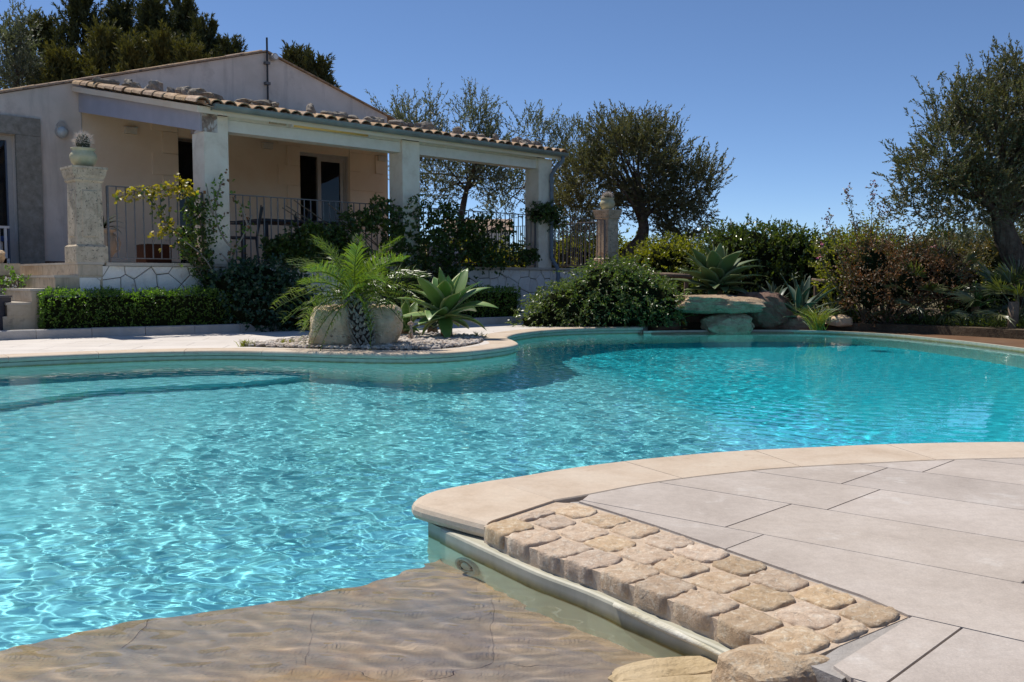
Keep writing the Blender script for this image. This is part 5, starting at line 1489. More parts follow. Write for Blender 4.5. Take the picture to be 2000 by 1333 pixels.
# ivy mound between hedge and palm
def W(px, Y, z): return (AT(px, 600, Y)[0], Y, z)
shrub('ivy_bush', W(505, 12.9, 0), [(W(450, 12.75, .45), (.35, .3, .42)), (W(510, 13.0, .52), (.45, .35, .42)), (W(565, 13.1, .40), (.35, .3, .38)), (W(480, 12.7, .25), (.5, .25, .3)), (W(560, 12.95, .2), (.45, .25, .25))], 73, M_IVY,
      'dark bluish ivy mound between the clipped hedge and the palm', 'shrub', n=1500, sl=.16, nl=8, lL=.05, lW=.042, up=.1, shell=.75, droop=.6, core=.8)
# trailing bush over the coping
shrub('trailing_bush', W(1180, 14.0, 0), [(W(1175, 14.3, .45), (.60, .5, .50)), (W(1245, 14.25, .42), (.45, .45, .42)), (W(1110, 14.2, .28), (.55, .4, .32)), (W(1290, 14.1, .28), (.28, .3, .34)), (W(1060, 14.1, .08), (.40, .3, .16)), (W(1200, 14.0, .18), (.85, .3, .24)), (W(1215, 14.4, .62), (.40, .4, .34))], 74, M_CASC,
      'broad mound of glossy trailing leaves spilling to the far edge of the pool', 'shrub', n=2300, sl=.24, nl=10, lL=.052, lW=.024, up=.15, shell=.75, droop=1.5, ang=.6, core=.8)
# laurel hedge, yellow bush, dark shrubs
shrub('laurel_hedge', W(1500, 17, 0), [(W(x, 17 + .2 * math.sin(x), z), (rx, .6, rz)) for x, z, rx, rz in ((1420, .95, .5, .65), (1470, 1.05, .55, .62), (1530, 1.0, .55, .62), (1590, .9, .5, .6), (1640, .85, .5, .55), (1500, .5, 1.3, .5), (1400, .5, .4, .5))], 75, M_LAUREL,
      'tall loose laurel hedge with glossy leaves behind the big agave on the rocks', 'hedge', n=2600, sl=.22, nl=9, lL=.075, lW=.040, up=.5, shell=.8, core=.85)
shrub('yellow_bush', W(1310, 18.5, 0), [(W(1300, 18.5, 1.05), (.55, .5, .45)), (W(1345, 18.5, .95), (.4, .4, .45)), (W(1260, 18.6, .9), (.4, .4, .4))], 76, M_YGREEN, 'sunlit yellow green bush under the big round olive', 'shrub', n=700, sl=.22, nl=9, lL=.07, lW=.035)
shrub('dark_shrub', W(1290, 17.2, 0), [(W(1250, 17.2, .3), (.5, .4, .4)), (W(1320, 17.1, .35), (.5, .4, .42)), (W(1375, 17.3, .55), (.5, .4, .6)), (W(1200, 18.5, .5), (.5, .4, .6))], 77, M_LAUREL, 'dark low shrub between the right stone pillar and the laurel hedge', 'shrub', n=900, sl=.18, nl=8, lL=.06, lW=.03)
shrub('green_shrub', W(965, 21, 0), [(W(940, 21, 1.05), (.7, .4, .55)), (W(990, 21, .9), (.6, .4, .5)), (W(1120, 20.6, .9), (.8, .4, .7)), (W(890, 21, 1.0), (.6, .4, .6))], 78, M_YGREEN, 'sunlit green shrub behind the porch, seen through the railing', 'shrub', n=900, sl=.22, nl=9, lL=.07, lW=.035)
# russet and flowering shrubs on the right
shrub('russet_shrub', W(1730, 14.3, 0), [(W(1760, 13.95, .62), (.42, .3, .40)), (W(1855, 14.1, .62), (.35, .3, .40)), (W(1700, 14.3, .95), (.50, .45, .42)), (W(1780, 14.3, .80), (.50, .45, .5)), (W(1700, 14.2, .5), (.42, .4, .45)), (W(1830, 14.4, .75), (.30, .35, .45))], 79, M_RED,
      'russet brown leafy shrub in the middle of the right-hand bed', 'shrub', n=1500, sl=.20, nl=8, lL=.042, lW=.024, core=.5, shell=.4, stems=26)
shrub('mixed_shrub', W(1650, 14.9, 0), [(W(1640, 14.9, 1.0), (.42, .4, .42)), (W(1690, 15, 1.15), (.42, .4, .38)), (W(1650, 14.8, .55), (.4, .4, .5))], 80, M_YGREEN, 'yellowing green shrub at the right end of the laurel hedge', 'shrub', n=620, sl=.22, nl=8, lL=.05, lW=.028, core=.55, shell=.4, stems=20)
shrub('dark_shrub', W(1850, 15.6, 0), [(W(1830, 15.6, .95), (.55, .4, .42)), (W(1780, 15.7, 1.05), (.5, .4, .35)), (W(1880, 15.6, .6), (.4, .4, .5))], 81, M_REDG, 'dark reddish green shrub with a pink flower left of the twisted olive trunk', 'shrub', n=900, sl=.18, nl=8, lL=.05, lW=.028)
shrub('low_green_bush', W(1960, 14.6, 0), [(W(1950, 14.9, .45), (.5, .3, .3)), (W(1900, 14.5, .25), (.35, .3, .3))], 82, M_CASC, 'bright low green bush at the foot of the twisted olive', 'shrub', n=420, sl=.15, nl=8, lL=.05, lW=.028)
# ground cover along the rim, reads as a mass
r = np.random.default_rng(83); n = 2600
gx_ = r.uniform(4.1, 8.4, n); t_ = (gx_ - 4.1) / 3.3; gy_ = np.where(gx_ < 5.7, 14.75 - .25 * (gx_ - 4.1), 14.3 - (gx_ - 5.7) * 1.15) + r.uniform(.05, 1.6, n)
S_ = np.stack([gx_, gy_, np.full(n, .02)], 1); keep = ~((gx_ > 3.8) & (gx_ < 4.6)); S_ = S_[keep]
V, F = shoot_leaves(r, S_, nrm(r.normal(0, .45, S_.shape) + (0, 0, 1)), r.uniform(.06, .22, len(S_)), 7, .06, .022, .6)
tag(mesh('ground_cover', V, F, M_LAUREL), 'low mixed greenery covering the soil behind the brown overflow rim', 'ground cover', kind='stuff')
# tall flowering stems
M_PINKF = plain('dusty_pink_flower', (.34, .13, .15), .8, var=.15)
r = np.random.default_rng(84)
fs = empty('flowering_shrub', W(1680, 14.4, 0), 'tall thin shrub with dusty pink flower heads standing against the sky', 'shrub')
st_ = MB(); P0 = np.array(W(1690, 14.4, .02)); Sx = []; Dx = []; heads = []
for (px, py) in ((1655, 372), (1705, 368), (1617, 425), (1735, 410), (1672, 430), (1690, 440), (1600, 470), (1750, 455), (1640, 460), (1770, 440), (1720, 400), (1830, 440)):
    q = AT(px, py, 14.4 + r.uniform(-.3, .3)); m_ = P0 + (q - P0) * .55 + r.normal(0, .07, 3)
    path = spline(np.array([P0, m_, q]), .12); st_.tube(path, np.linspace(.013, .003, len(path)), 5)
    for k in range(len(path) // 3, len(path)):
        for _ in range(5): Sx.append(path[k]); Dx.append(nrm(r.normal(size=3) + (0, 0, .5)))
    if py < 432: heads.append(q)
V, F = shoot_leaves(r, np.array(Sx), np.array(Dx), r.uniform(.06, .16, len(Sx)), 4, .045, .022, .8)
mesh('foliage', V, F, M_REDG, fs); st_.build('stems', M_TWIG, fs)
for q in heads:
    m_ = 40; P_ = q + r.normal(0, 1, (m_, 3)) * (.035, .035, .09) - (0, 0, .06)
    V, F = leaf_quads(r, P_, nrm(r.normal(size=(m_, 3))), .034, .028); mesh('flower_head', V, F, M_PINKF, fs, kind='stuff')
# small colour spots: single flowers
M_PINK = plain('pink_petal', (.55, .12, .22), .7, var=.05); M_YF = plain('yellow_petal', (.55, .42, .04), .7, var=.05); M_WF = plain('white_petal', (.7, .68, .62), .7, var=.03)
def flowers(name, pts, m, sz, seed, label, parent_label=None):
    r = np.random.default_rng(seed); e = empty(name, tuple(pts[0]), label, 'flowers')
    V = []; F = []; n0 = 0
    for p in pts:
        m_ = 9; P_ = np.array(p) + r.normal(0, sz * .35, (m_, 3)); a, b = leaf_quads(r, P_, nrm(r.normal(size=(m_, 3)) + (0, -.5, .5)), sz, sz * .8)
        mesh('blossom', a, b, m, e, kind='stuff')
    b = MB()
    for p in pts: b.tube([np.array(p), np.array(p) + (0.01, .12, -.22)], .003, 4)
    b.build('stalks', M_TWIG, e)
    return e
flowers('pink_flower', [AT(1826, 482, 15.2), AT(1605, 478, 14.7), AT(1598, 500, 14.7)], M_PINK, .045, 1, 'scattered pink blossoms in the shrubs left of the twisted olive')
flowers('yellow_flower', [AT(1918, y, 14.4) for y in (520, 530, 541, 552)] + [AT(1926, 536, 14.4)], M_YF, .045, 2, 'upright spike of yellow flowers under the right olive')
shrub('white_flower_plant', (*H(-2.1, 3.6, 0)[:2], TF - 2.2 * rise), [((*H(-2.22, 3.55, 0)[:2], TF - .30), (.12, .15, .14))], 85, M_HEDGE, 'small white flowering plant in the corner of the steps', 'plant', n=70, sl=.1, nl=6, core=0, zmin=.5, stems=6)
flowers('white_flower', [np.array((*H(-2.2 + a, 3.6 + b, 0)[:2], TF - .23 + c)) for a, b, c in ((0, 0, 0), (.06, .05, .05), (-.08, .1, .02), (.1, -.05, -.05), (0, .12, -.08))], M_WF, .03, 3, 'tiny white blossoms on the plant in the corner of the steps')

# ---- creeper on the railing ------------------------------------------------
r = np.random.default_rng(90)
cv = empty('creeper', H(3.6, PS + .05, .3), 'dense dark creeper climbing over the porch railing and hanging down the stone wall', 'climbing plant')
prof_t = [.95, 1.2, 1.6, 2.0, 2.3, 2.6, 2.9, 3.15, 3.4, 3.7, 3.95, 4.3, 4.7, 5.0, 5.3, 5.6, 6.0, 6.4]
prof_hi = [1.2, 1.38, 1.42, 1.55, 1.62, 1.85, 1.98, 2.02, 1.95, 2.0, 1.9, 1.96, 1.85, 1.70, 1.9, 1.75, 1.45, 1.1]
prof_lo = [1.05, .95, .90, .85, .80, .75, .45, .2, .12, .08, .10, .25, .55, .80, .92, .95, 1.0, 1.0]
n = 4600; tt = r.uniform(.95, 6.4, n); hi = np.interp(tt, prof_t, prof_hi) + .10 * np.sin(tt * 9) + .05 * np.sin(tt * 23); lo = np.interp(tt, prof_t, prof_lo) + .05 * np.sin(tt * 13)
uu = r.uniform(0, 1, n); zz = lo + (hi - lo) * uu; ss = PS + .05 + .18 * np.sqrt(r.uniform(0, 1, n)) * (1 - .5 * uu) + .03 * np.sin(tt * 5) - .2 * (r.uniform(0, 1, n) < .3)
dens = np.clip(.55 + .9 * np.sin(tt * 3.1 + zz * 2) * np.sin(zz * 4 + tt) + (tt < 4.6) * .5, .12, 1); k_ = r.uniform(0, 1, n) < dens
S_ = Ha(np.stack([tt, ss, zz], 1)[k_]); 
D = nrm(np.array([HN[0], HN[1], .15]) + r.normal(0, .7, S_.shape))
V, F = shoot_leaves(r, S_, D, r.uniform(.05, .2, len(S_)), 7, .058, .05, .9, droop=.5)
mesh('foliage', V, F, M_VINE, cv)
yl = r.uniform(0, 1, len(S_)) < .035
V, F = shoot_leaves(r, S_[yl], D[yl], .1, 5, .055, .045, .9); mesh('yellow_foliage', V, F, M_YGREEN, cv)
b = MB()
for k in range(34):
    t0 = r.uniform(2.9, 4.3); t1 = r.uniform(1.2, 6.2); z1 = r.uniform(1.0, 1.9)
    q = Ha(np.array([[t0, PS + .12, .02], [t0 + (t1 - t0) * .3, PS + .08, .75], [t0 + (t1 - t0) * .7, PS + .03, 1.1 + (z1 - 1) * .4], [t1, PS + .03, z1]])); b.tube(spline(q, .2), .009, 5)
b.build('stems', M_TWIG, cv)
# creeper spilling round the third pier
shrub('hanging_plant', H(6.85, PS + .03, 1.9), [(H(6.60, PS + .03, 1.93), (.20, .14, .12)), (H(6.85, PS + .06, 1.96), (.22, .14, .13)), (H(7.08, PS + .06, 1.86), (.12, .12, .20)), (H(6.75, PS + .06, 2.02), (.15, .1, .1))], 91, M_VINE, 'clump of creeper hanging round the third pier at railing height', 'climbing plant', n=330, sl=.10, nl=6, lL=.05, lW=.036, droop=1.2, zmin=1.2, stems=5, core=.6)
# yellowing vine on the left panel
r = np.random.default_rng(92)
yv = empty('yellow_vine', H(-.1, PS + .08, .4), 'sparse vine with sunlit yellow leaves arching along the left railing panel', 'climbing plant')
def HP(px, py, s=PS + .04):
    rr = ray(px, py); o = HO + HN * s; A = np.array([[rr[0], -HU[0]], [rr[1], -HU[1]]]); k, t_ = np.linalg.solve(A, o); return np.array(H(t_, s, EYE + k * rr[2]))
def vine_path(pix, s=PS + .04): return spline(np.array([HP(*q, s) for q in pix]), .05)
paths = [vine_path([(412, 575), (395, 520), (375, 480), (372, 430), (362, 385), (345, 368)], PS + .10), vine_path([(345, 368), (310, 372), (270, 374), (228, 386)]), vine_path([(412, 575), (400, 500), (392, 440), (380, 390), (350, 352)], PS + .14),
         vine_path([(372, 480), (340, 450), (320, 430), (305, 400), (298, 390)]), vine_path([(412, 570), (370, 500), (355, 480), (345, 478)], PS + .18), vine_path([(330, 440), (312, 455), (310, 462)])]
st_ = MB()
for k, p in enumerate(paths): st_.tube(p, np.linspace(.012 if k in (0, 2, 4) else .006, .004, len(p)), 5)
st_.build('stems', M_TWIG, yv, smooth=True)
Sx = []; Sg = []
for k, p in enumerate(paths):
    for q in p:
        for _ in range(9):
            c = q + r.normal(0, .045, 3)
            (Sx if (k in (1,) or (k == 3 and r.uniform() < .5) or (k == 5) or q[2] > 1.83) and r.uniform() < .9 else Sg).append(c)
for _ in range(330):
    Sg.append(HP(r.uniform(358, 415), r.uniform(380, 520), PS + r.uniform(.02, .2)) + r.normal(0, .03, 3))
for nm, X, m_ in (('yellow_foliage', Sx, M_YEL), ('foliage', Sg, M_VINE)):
    X = np.array(X); X = X[r.uniform(0, 1, len(X)) < .75]; D = nrm(r.normal(size=X.shape) + (0, 0, -.1)); V, F = shoot_leaves(r, X, D, .05, 2, .055, .046, .9); mesh(nm, V, F, m_, yv)
# young shrub with pale stems before the first pier
r = np.random.default_rng(93)
ys_ = empty('young_fig', H(.45, PS + .2, .1), 'young open shrub with pale stems and sparse browning leaves in front of the first pier', 'shrub')
paths = [vine_path(q, PS + .2) for q in ([(438, 575), (443, 540), (446, 510), (452, 505), (470, 470), (485, 440), (492, 420)], [(446, 512), (432, 495)], [(460, 490), (440, 470), (425, 440), (420, 400), (417, 372)], [(485, 445), (470, 400), (452, 385)], [(420, 400), (430, 365), (438, 350)], [(425, 575), (415, 530), (395, 500), (372, 480), (352, 465)], [(417, 420), (408, 390), (404, 365)])]
st_ = MB()
for p in paths: st_.tube(p, np.linspace(.016, .006, len(p)), 6)
st_.build('stems', M_TWIGG, ys_, smooth=True)
X = []
for p in paths:
    for q in p[len(p) // 4:]:
        if r.uniform() < .5:
            for _ in range(r.integers(2, 6)): X.append(q + r.normal(0, .055, 3))
X = np.array(X); k_ = r.uniform(0, 1, len(X)) < .3
for nm, X_, m_ in (('brown_foliage', X[k_], M_RED), ('foliage', X[~k_], M_HEDGE)):
    D = nrm(r.normal(size=X_.shape) + (0, 0, -.2)); V, F = shoot_leaves(r, X_, D, .05, 2, .06, .045, .9, droop=.5); mesh(nm, V, F, m_, ys_)
# dark strap-leaved plant in the urn
def strap(L, w, bend, n=7, cup=.25):
    V = []
    for k in range(n + 1):
        u = k / n; a = bend * u; y = L * math.sin(a) / max(bend, .01) if bend > .01 else L * u; z = L * (1 - math.cos(a)) / max(bend, .01) if bend > .01 else 0
        ww = w * (math.sin(math.pi * min(1, .12 + u * .88)) ** .7) * (1 - u ** 5) + .001
        for sx, cz in ((-1, cup), (0, 0), (1, cup)): V.append((sx * ww / 2, y, -z + cz * ww / 2))
    F = []
    for k in range(n):
        for j in range(2): F.append((k * 3 + j, k * 3 + j + 1, (k + 1) * 3 + j + 1, (k + 1) * 3 + j))
    return np.array(V), F
ups = empty('strap_plant', H(-1.02, 3.6, TF + .46), 'dark strap-leaved plant growing out of the grey urn', 'plant')
M_STRAP = plain('dark_strap_leaf', (.014, .03, .010), .75, var=.1, spec=.1)
rr_ = np.random.default_rng(94)
for k in range(16):
    V, F = strap(rr_.uniform(.3, .5), .06, rr_.uniform(.8, 1.9)); a = rr_.uniform(0, 6.28); pitch_ = rr_.uniform(.6, 1.3)
    Rm = Matrix.Rotation(a, 3, 'Z') @ Matrix.Rotation(pitch_, 3, 'X'); V = V @ np.array(Rm).T
    mesh('leaf', V + np.array(H(-1.02, 3.6, TF + .47)), F, M_STRAP, ups, smooth=True)

# ---- agaves ----------------------------------------------------------------
def agave_leaf_mesh(name, L, w, bend, curl, m, n=12):
    """thick boat-shaped leaf along +Y, tip rising then arching; margin stored as attribute"""
    V = []; ed = []
    for k in range(n + 1):
        u = k / n; a = -bend * (u - .25) ** 2 * np.sign(u - .25)
        ww = w * (.42 + .58 * math.sin(math.pi * min(1, u * 1.15) ** 1.0 * .5) if u < .5 else 1.0) 
        if u < .5: ww = w * (.50 + .50 * math.sin(math.pi * u))
        else: ww = w * max(0.012, (1 - ((u - .5) / .5) ** 1.9))
        y = L * u; z = L * (.10 * u - bend * u * u * u * .5) ; cup = .30 * (1 - .5 * u)
        th = .10 * w * (1 - u) + .004
        for x in (-1, -.82, -.4, 0, .4, .82, 1): V.append((x * ww / 2 + curl * u * u * L, y, z + cup * ww * x * x * .5)); ed.append(abs(x) > .9)
        for x in (.7, 0, -.7): V.append((x * ww / 2 + curl * u * u * L, y, z + cup * ww * x * x * .5 - th)); ed.append(0)
    K = 10; F = []
    for k in range(n):
        for j in range(K): F.append((k * K + j, k * K + (j + 1) % K, (k + 1) * K + (j + 1) % K, (k + 1) * K + j))
    F.append(tuple(range(K))[::-1]); F.append(tuple(n * K + j for j in range(K)))
    me = mesh_data(name, V, F, m, smooth=True)
    at = me.attributes.new('margin', 'FLOAT', 'POINT'); at.data.foreach_set('value', np.array(ed, dtype=np.float32))
    return me
def agave_mat(name, c0, c1, edge, edgew=.75):
    m, nt, b = new_mat(name)
    oi = node(nt, 'ShaderNodeObjectInfo').outputs['Random']
    base = mix(nt, oi, c0, c1)
    c = mix(nt, ramp(nt, noise(nt, mapped(nt, (3, 3, 3)), 6, 4), [(.3, (0, 0, 0)), (.8, (.35, .35, .35))]), base, c1)
    at = node(nt, 'ShaderNodeAttribute', attribute_name='margin')
    ms = node(nt, 'ShaderNodeMath', operation='MULTIPLY'); nt.links.new(at.outputs['Fac'], ms.inputs[0]); ms.inputs[1].default_value = edgew
    c = mix(nt, ms.outputs[0], c, edge)
    nt.links.new(c, b.inputs['Base Color']); b.inputs['Roughness'].default_value = .42
    t = node(nt, 'ShaderNodeBsdfTranslucent'); nt.links.new(mix(nt, 1.0, c, (1.3, 1.6, .5), 'MULTIPLY'), t.inputs[0])
    mx = node(nt, 'ShaderNodeMixShader'); mx.inputs[0].default_value = .18
    nt.links.new(b.outputs[0], mx.inputs[1]); nt.links.new(t.outputs[0], mx.inputs[2]); nt.links.new(mx.outputs[0], nt.nodes['Material Output'].inputs[0])
    return m
M_AG1 = agave_mat('agave_green', (.095, .21, .045), (.17, .28, .07), (.50, .52, .20))
M_AG2 = agave_mat('agave_grey_green', (.085, .135, .05), (.15, .19, .075), (.38, .40, .18), .5)
M_AG3 = agave_mat('agave_blue_green', (.04, .075, .045), (.07, .11, .07), (.34, .36, .22), .6)
def agave(base, L, n, seed, m, label, w=.17, squash=1.0, cz=.10, name='agave', p0=80, p1=-12, narrow=1.0, group=None, stalk=0.0):
    r = np.random.default_rng(seed); e = empty(name, tuple(base), label, 'agave', group)
    var = [agave_leaf_mesh('leaf', L, w * L / .62 * narrow, bd, cu, m) for bd, cu in ((.15, .03), (.35, -.05), (.55, .06), (.75, -.04), (.05, 0))]
    for k in range(n):
        u = k / (n - 1); a = k * 2.39996 + r.uniform(-.25, .25); pitch_ = R(p0 + (p1 - p0) * u ** .8 + r.uniform(-7, 7))
        o = bpy.data.objects.new('leaf', var[4] if u < .12 else var[r.integers(4)])
        sc = (.62 + .42 * math.sin(math.pi * min(1, .15 + u * .8))) * r.uniform(.88, 1.1)
        Rm = Matrix.Rotation(a, 4, 'Z') @ Matrix.Rotation(pitch_, 4, 'X') @ Matrix.Rotation(r.uniform(-.25, .25), 4, 'Y')
        o.matrix_basis = Matrix.Translation((0.02 * math.cos(a), 0.02 * math.sin(a), cz + stalk + (1 - u) * .05)) @ Rm @ Matrix.Diagonal((sc, sc, sc, 1))
        link(o, e)
    MB().lathe(base, [(.07 + .02 * stalk, 0), (.075, (cz + stalk) * .6), (.05, cz + stalk + .06)], 10).build('stem', stone('agave_stem', [(.3, (.16, .09, .04)), (.7, (.34, .20, .10))], 14, .9, .5, 60), e, smooth=True)
    return e
agave((*G(872, 661), 0.0), .62, 27, 1, M_AG1, 'large bright green agave on the pebble bed right of the boulder', cz=.22, w=.235, p0=86, p1=-22, stalk=.04)
agave((*G(792, 657), 0.0), .46, 14, 2, M_AG1, 'smaller agave with a few upright leaves between boulder and large agave', cz=.05, w=.19, p0=84, p1=10)
agave((*G(845, 650), 0.0), .40, 16, 12, M_AG3, 'low dark agave offset spreading under the large agave', cz=.03, w=.13, p0=70, p1=2)
agave((*AT(1402, 575, 14.95)[:2], .42), .80, 44, 3, M_AG2, 'broad grey green agave rosette growing on top of the rock slab', cz=.06, w=.21, p0=86, p1=-6, stalk=.05)
agave((*AT(1320, 620, 14.6)[:2], .02), .5, 16, 4, M_AG1, 'half hidden agave behind the left end of the rock slab', cz=.05, w=.12, p0=80, p1=10)
agave((*AT(1562, 640, 14.35)[:2], .02), .70, 26, 5, M_AG3, 'dark blue green agave with narrow arching leaves right of the rocks', cz=.08, w=.11, p0=84, p1=0, narrow=.95)
agave((*AT(1512, 615, 14.9)[:2], .15), .50, 20, 6, M_AG3, 'small agave tucked behind the brown rock', cz=.05, w=.10, p0=84, p1=5)
agave((*AT(1632, 635, 14.7)[:2], .02), .45, 20, 7, M_AG3, 'pale small agave between the dark agave and the russet shrub', cz=.05, w=.10, p0=84, p1=5)
agave((*AT(1905, 600, 14.2)[:2], .02), .45, 12, 8, M_AG1, 'small agave at the foot of the yellow flowers on the right', cz=.25, w=.14, p0=70, p1=10)

# ---- date palm -------------------------------------------------------------
def frond_mesh(L, arch, seed, m, nle=30, ll=.25):
    r = np.random.default_rng(seed); V = []; F = []; pts = []
    n = 12
    for k in range(n + 1):
        u = k / n; a = arch * u ** 1.4; pts.append((0, L * u * (1 - .22 * arch * u), -L * .42 * arch * u * u))
    tv, tf = tube(pts, list(np.linspace(.010, .002, n + 1)), 5); V += list(tv); F += tf
    pts = np.array(pts)
    for k in range(nle):
        for sg in (-1, 1):
            u = .10 + .9 * (k + r.uniform(0, .8)) / nle; p = np.array([np.interp(u * n, range(n + 1), pts[:, j]) for j in range(3)])
            l_ = ll * (math.sin(math.pi * min(1, .22 + u * .72)) ** .6) * r.uniform(.8, 1.1)
            fw = .55 + .9 * u; d = np.array([sg * 1.0, fw, .55 + r.normal(0, .35)]); d /= np.linalg.norm(d)
            w_ = .0058; sd2 = np.cross(d, [0, 0, 1.0]); sd2 /= np.linalg.norm(sd2); b0 = len(V)
            mid = p + d * l_ * .55; tip = p + d * l_; tip[2] -= l_ * r.uniform(.25, .55); mid[2] -= l_ * .02
            V += [p - sd2 * w_ * .5, p + sd2 * w_ * .5, mid + sd2 * w_, mid - sd2 * w_, tip]
            F += [(b0, b0 + 1, b0 + 2, b0 + 3), (b0 + 3, b0 + 2, b0 + 4)]
    return mesh_data('frond', V, F, m)
pb = G(712, 679); pal = empty('date_palm', (pb[0], pb[1], 0), 'small feathery date palm in front of the boulder on the pebble bed', 'palm')
fm = [frond_mesh(.92, a, 20 + k, M_PALM) for k, a in enumerate((.6, .9, 1.2, 1.5, 1.8))]
r = np.random.default_rng(95); ctr = Vector((-.10, .05, .56))
for k in range(36):
    u = k / 35; a = k * 2.39996 + r.uniform(-.3, .3); pitch_ = R(78 - 74 * u ** .62 + r.uniform(-7, 7))
    o = bpy.data.objects.new('frond', fm[min(4, int(u * 4.2 + r.uniform(0, .9)))]); sc = r.uniform(.82, 1.08) * (.86 + .16 * math.sin(math.pi * u))
    o.matrix_basis = Matrix.Translation(ctr + Vector((0, 0, -.10 * u))) @ Matrix.Rotation(a, 4, 'Z') @ Matrix.Rotation(pitch_, 4, 'X') @ Matrix.Rotation(r.uniform(-.5, .5), 4, 'Y') @ Matrix.Diagonal((sc, sc, sc, 1))
    link(o, pal)
M_PBASE = stone('palm_leaf_bases', [(.3, (.16, .14, .11)), (.6, (.34, .32, .28)), (.8, (.46, .44, .40))], 20, .9, .6, 60, vary=.2, island=True)
tk = MB().tube([(pb[0], pb[1], -.03), (pb[0] - .02, pb[1], .15), (pb[0] - .06, pb[1] + .03, .35), (pb[0] - .10, pb[1] + .05, .58)], [.09, .105, .11, .07], 12).build('trunk', plain('palm_trunk_fibre', (.05, .035, .025), 1, var=.1), pal, smooth=True)
sc_ = MB()
for k in range(150):
    u = k / 150; a = k * 2.39996; z = .02 + .54 * u; cx = pb[0] - .10 * u; cy = pb[1] + .05 * u; rr2 = .100 + .02 * math.sin(math.pi * u)
    d = np.array([math.cos(a), math.sin(a), 0]); t_ = np.array([-d[1], d[0], 0]); c = np.array([cx, cy, z]) + d * rr2
    c = c + np.array([0, 0, 1]) * r.uniform(-.012, .012); q_ = r.uniform(.6, 1.25); t_ = t_ * q_
    sc_.add([c - t_ * .026 - (0, 0, .01), c - (0, 0, .025) + d * .006, c + t_ * .026 - (0, 0, .01), c + (0, 0, .045) + d * r.uniform(.015, .05) + t_ * r.uniform(-.02, .02), c + d * .022], [(0, 1, 4), (1, 2, 4), (2, 3, 4), (3, 0, 4)])
sc_.build('leaf_bases', M_PBASE, tk)

# ---- fan palms -------------------------------------------------------------
def fan_mesh(Rr, m, seed, nseg=26, spread=2.9):
    r = np.random.default_rng(seed); V, F = tube([(0, 0, 0), (0, .35, .03), (0, .62, 0)], [.008, .006, .005], 5); V = list(V); F = list(F)
    c = np.array([0, .62, 0.0])
    for k in range(nseg):
        a = (k / (nseg - 1) - .5) * spread + r.normal(0, .03); d = np.array([math.sin(a), math.cos(a), r.normal(0, .05)]); s_ = np.cross(d, [0, 0, 1.0]); s_ /= np.linalg.norm(s_)
        l_ = Rr * (1 - .18 * abs(a)) * r.uniform(.88, 1.08); w_ = Rr * .030; b0 = len(V); tip = c + d * l_; tip[2] -= l_ * r.uniform(.05, .28)
        V += [c + d * .02, c + d * l_ * .5 + s_ * w_ + (0, 0, -.012), c + d * l_ * .5 + (0, 0, .012), c + d * l_ * .5 - s_ * w_ + (0, 0, -.012), tip]
        F += [(b0, b0 + 1, b0 + 2), (b0, b0 + 2, b0 + 3), (b0 + 1, b0 + 4, b0 + 2), (b0 + 2, b0 + 4, b0 + 3)]
    return mesh_data('fan_leaf', V, F, m)
fans = [fan_mesh(.42, M_FAN, 30 + k) for k in range(3)]
def fan_palm(base, h, n, seed, label, sc0=1.0, p0=75, p1=-15):
    r = np.random.default_rng(seed); e = empty('fan_palm', tuple(base), label, 'palm', 'low fan palms in the right-hand bed')
    MB().tube([np.array(base) - (0, 0, .03), np.array(base) + (0, 0, h)], [.05, .045], 9).build('trunk', M_BARK, e)
    for k in range(n):
        u = k / max(1, n - 1); a = k * 2.39996 + r.uniform(-.3, .3); pitch_ = R(p0 + (p1 - p0) * u ** .8 + r.uniform(-9, 9)); sc = sc0 * r.uniform(.8, 1.12)
        o = bpy.data.objects.new('fan_leaf', fans[k % 3])
        o.matrix_basis = Matrix.Translation((0, 0, h)) @ Matrix.Rotation(a, 4, 'Z') @ Matrix.Rotation(pitch_, 4, 'X') @ Matrix.Rotation(r.uniform(-.5, .5), 4, 'Y') @ Matrix.Diagonal((sc, sc, sc, 1)); link(o, e)
fan_palm((*W(1800, 14.1, 0)[:2], 0), .25, 14, 1, 'fan palm with dry grey green fans in front of the russet shrub', .85)
fan_palm((*W(1740, 14.9, 0)[:2], 0), .75, 14, 2, 'taller fan palm standing among the russet shrub', .8)
fan_palm((*W(1990, 13.3, 0)[:2], 0), .14, 22, 3, 'bright green fan palm reaching in from the right edge', .95)
fan_palm((*W(1850, 15.0, 0)[:2], 0), .55, 12, 4, 'dark fan palm behind the russet shrub, nearer the twisted trunk', .8)
# grass tuft and other small growth
def tuft(base, n, h, seed, m, name='grass_tuft', label='', cat='grass'):
    r = np.random.default_rng(seed); a = r.uniform(0, 6.28, n); P_ = np.array(base) + np.stack([r.normal(0, .04, n), r.normal(0, .04, n), np.zeros(n)], 1)
    D = nrm(np.stack([np.cos(a) * .5, np.sin(a) * .5, np.full(n, 1.0)], 1) + r.normal(0, .15, (n, 3))); L = h * r.uniform(.5, 1.1, n)
    s_ = nrm(np.cross(D, r.normal(size=(n, 3)))) * .004; M2 = P_ + D * L[:, None] * .6; T2 = P_ + D * L[:, None] + np.stack([np.cos(a), np.sin(a), -np.ones(n) * .6], 1) * (L * .22)[:, None]
    V = np.stack([P_ - s_, P_ + s_, M2 + s_ * .8, M2 - s_ * .8, T2 + s_ * .2, T2 - s_ * .2], 1).reshape(-1, 3); k = np.arange(n)[:, None] * 6
    return tag(mesh(name, V, np.concatenate([k + [[0, 1, 2, 3]], k + [[3, 2, 4, 5]]]), m, loc=tuple(base)), label, cat)
tuft((*G(1598, 645), .0), 170, .42, 1, M_YGREEN, label='yellow green grass tuft drooping to the rim below the dark agave')
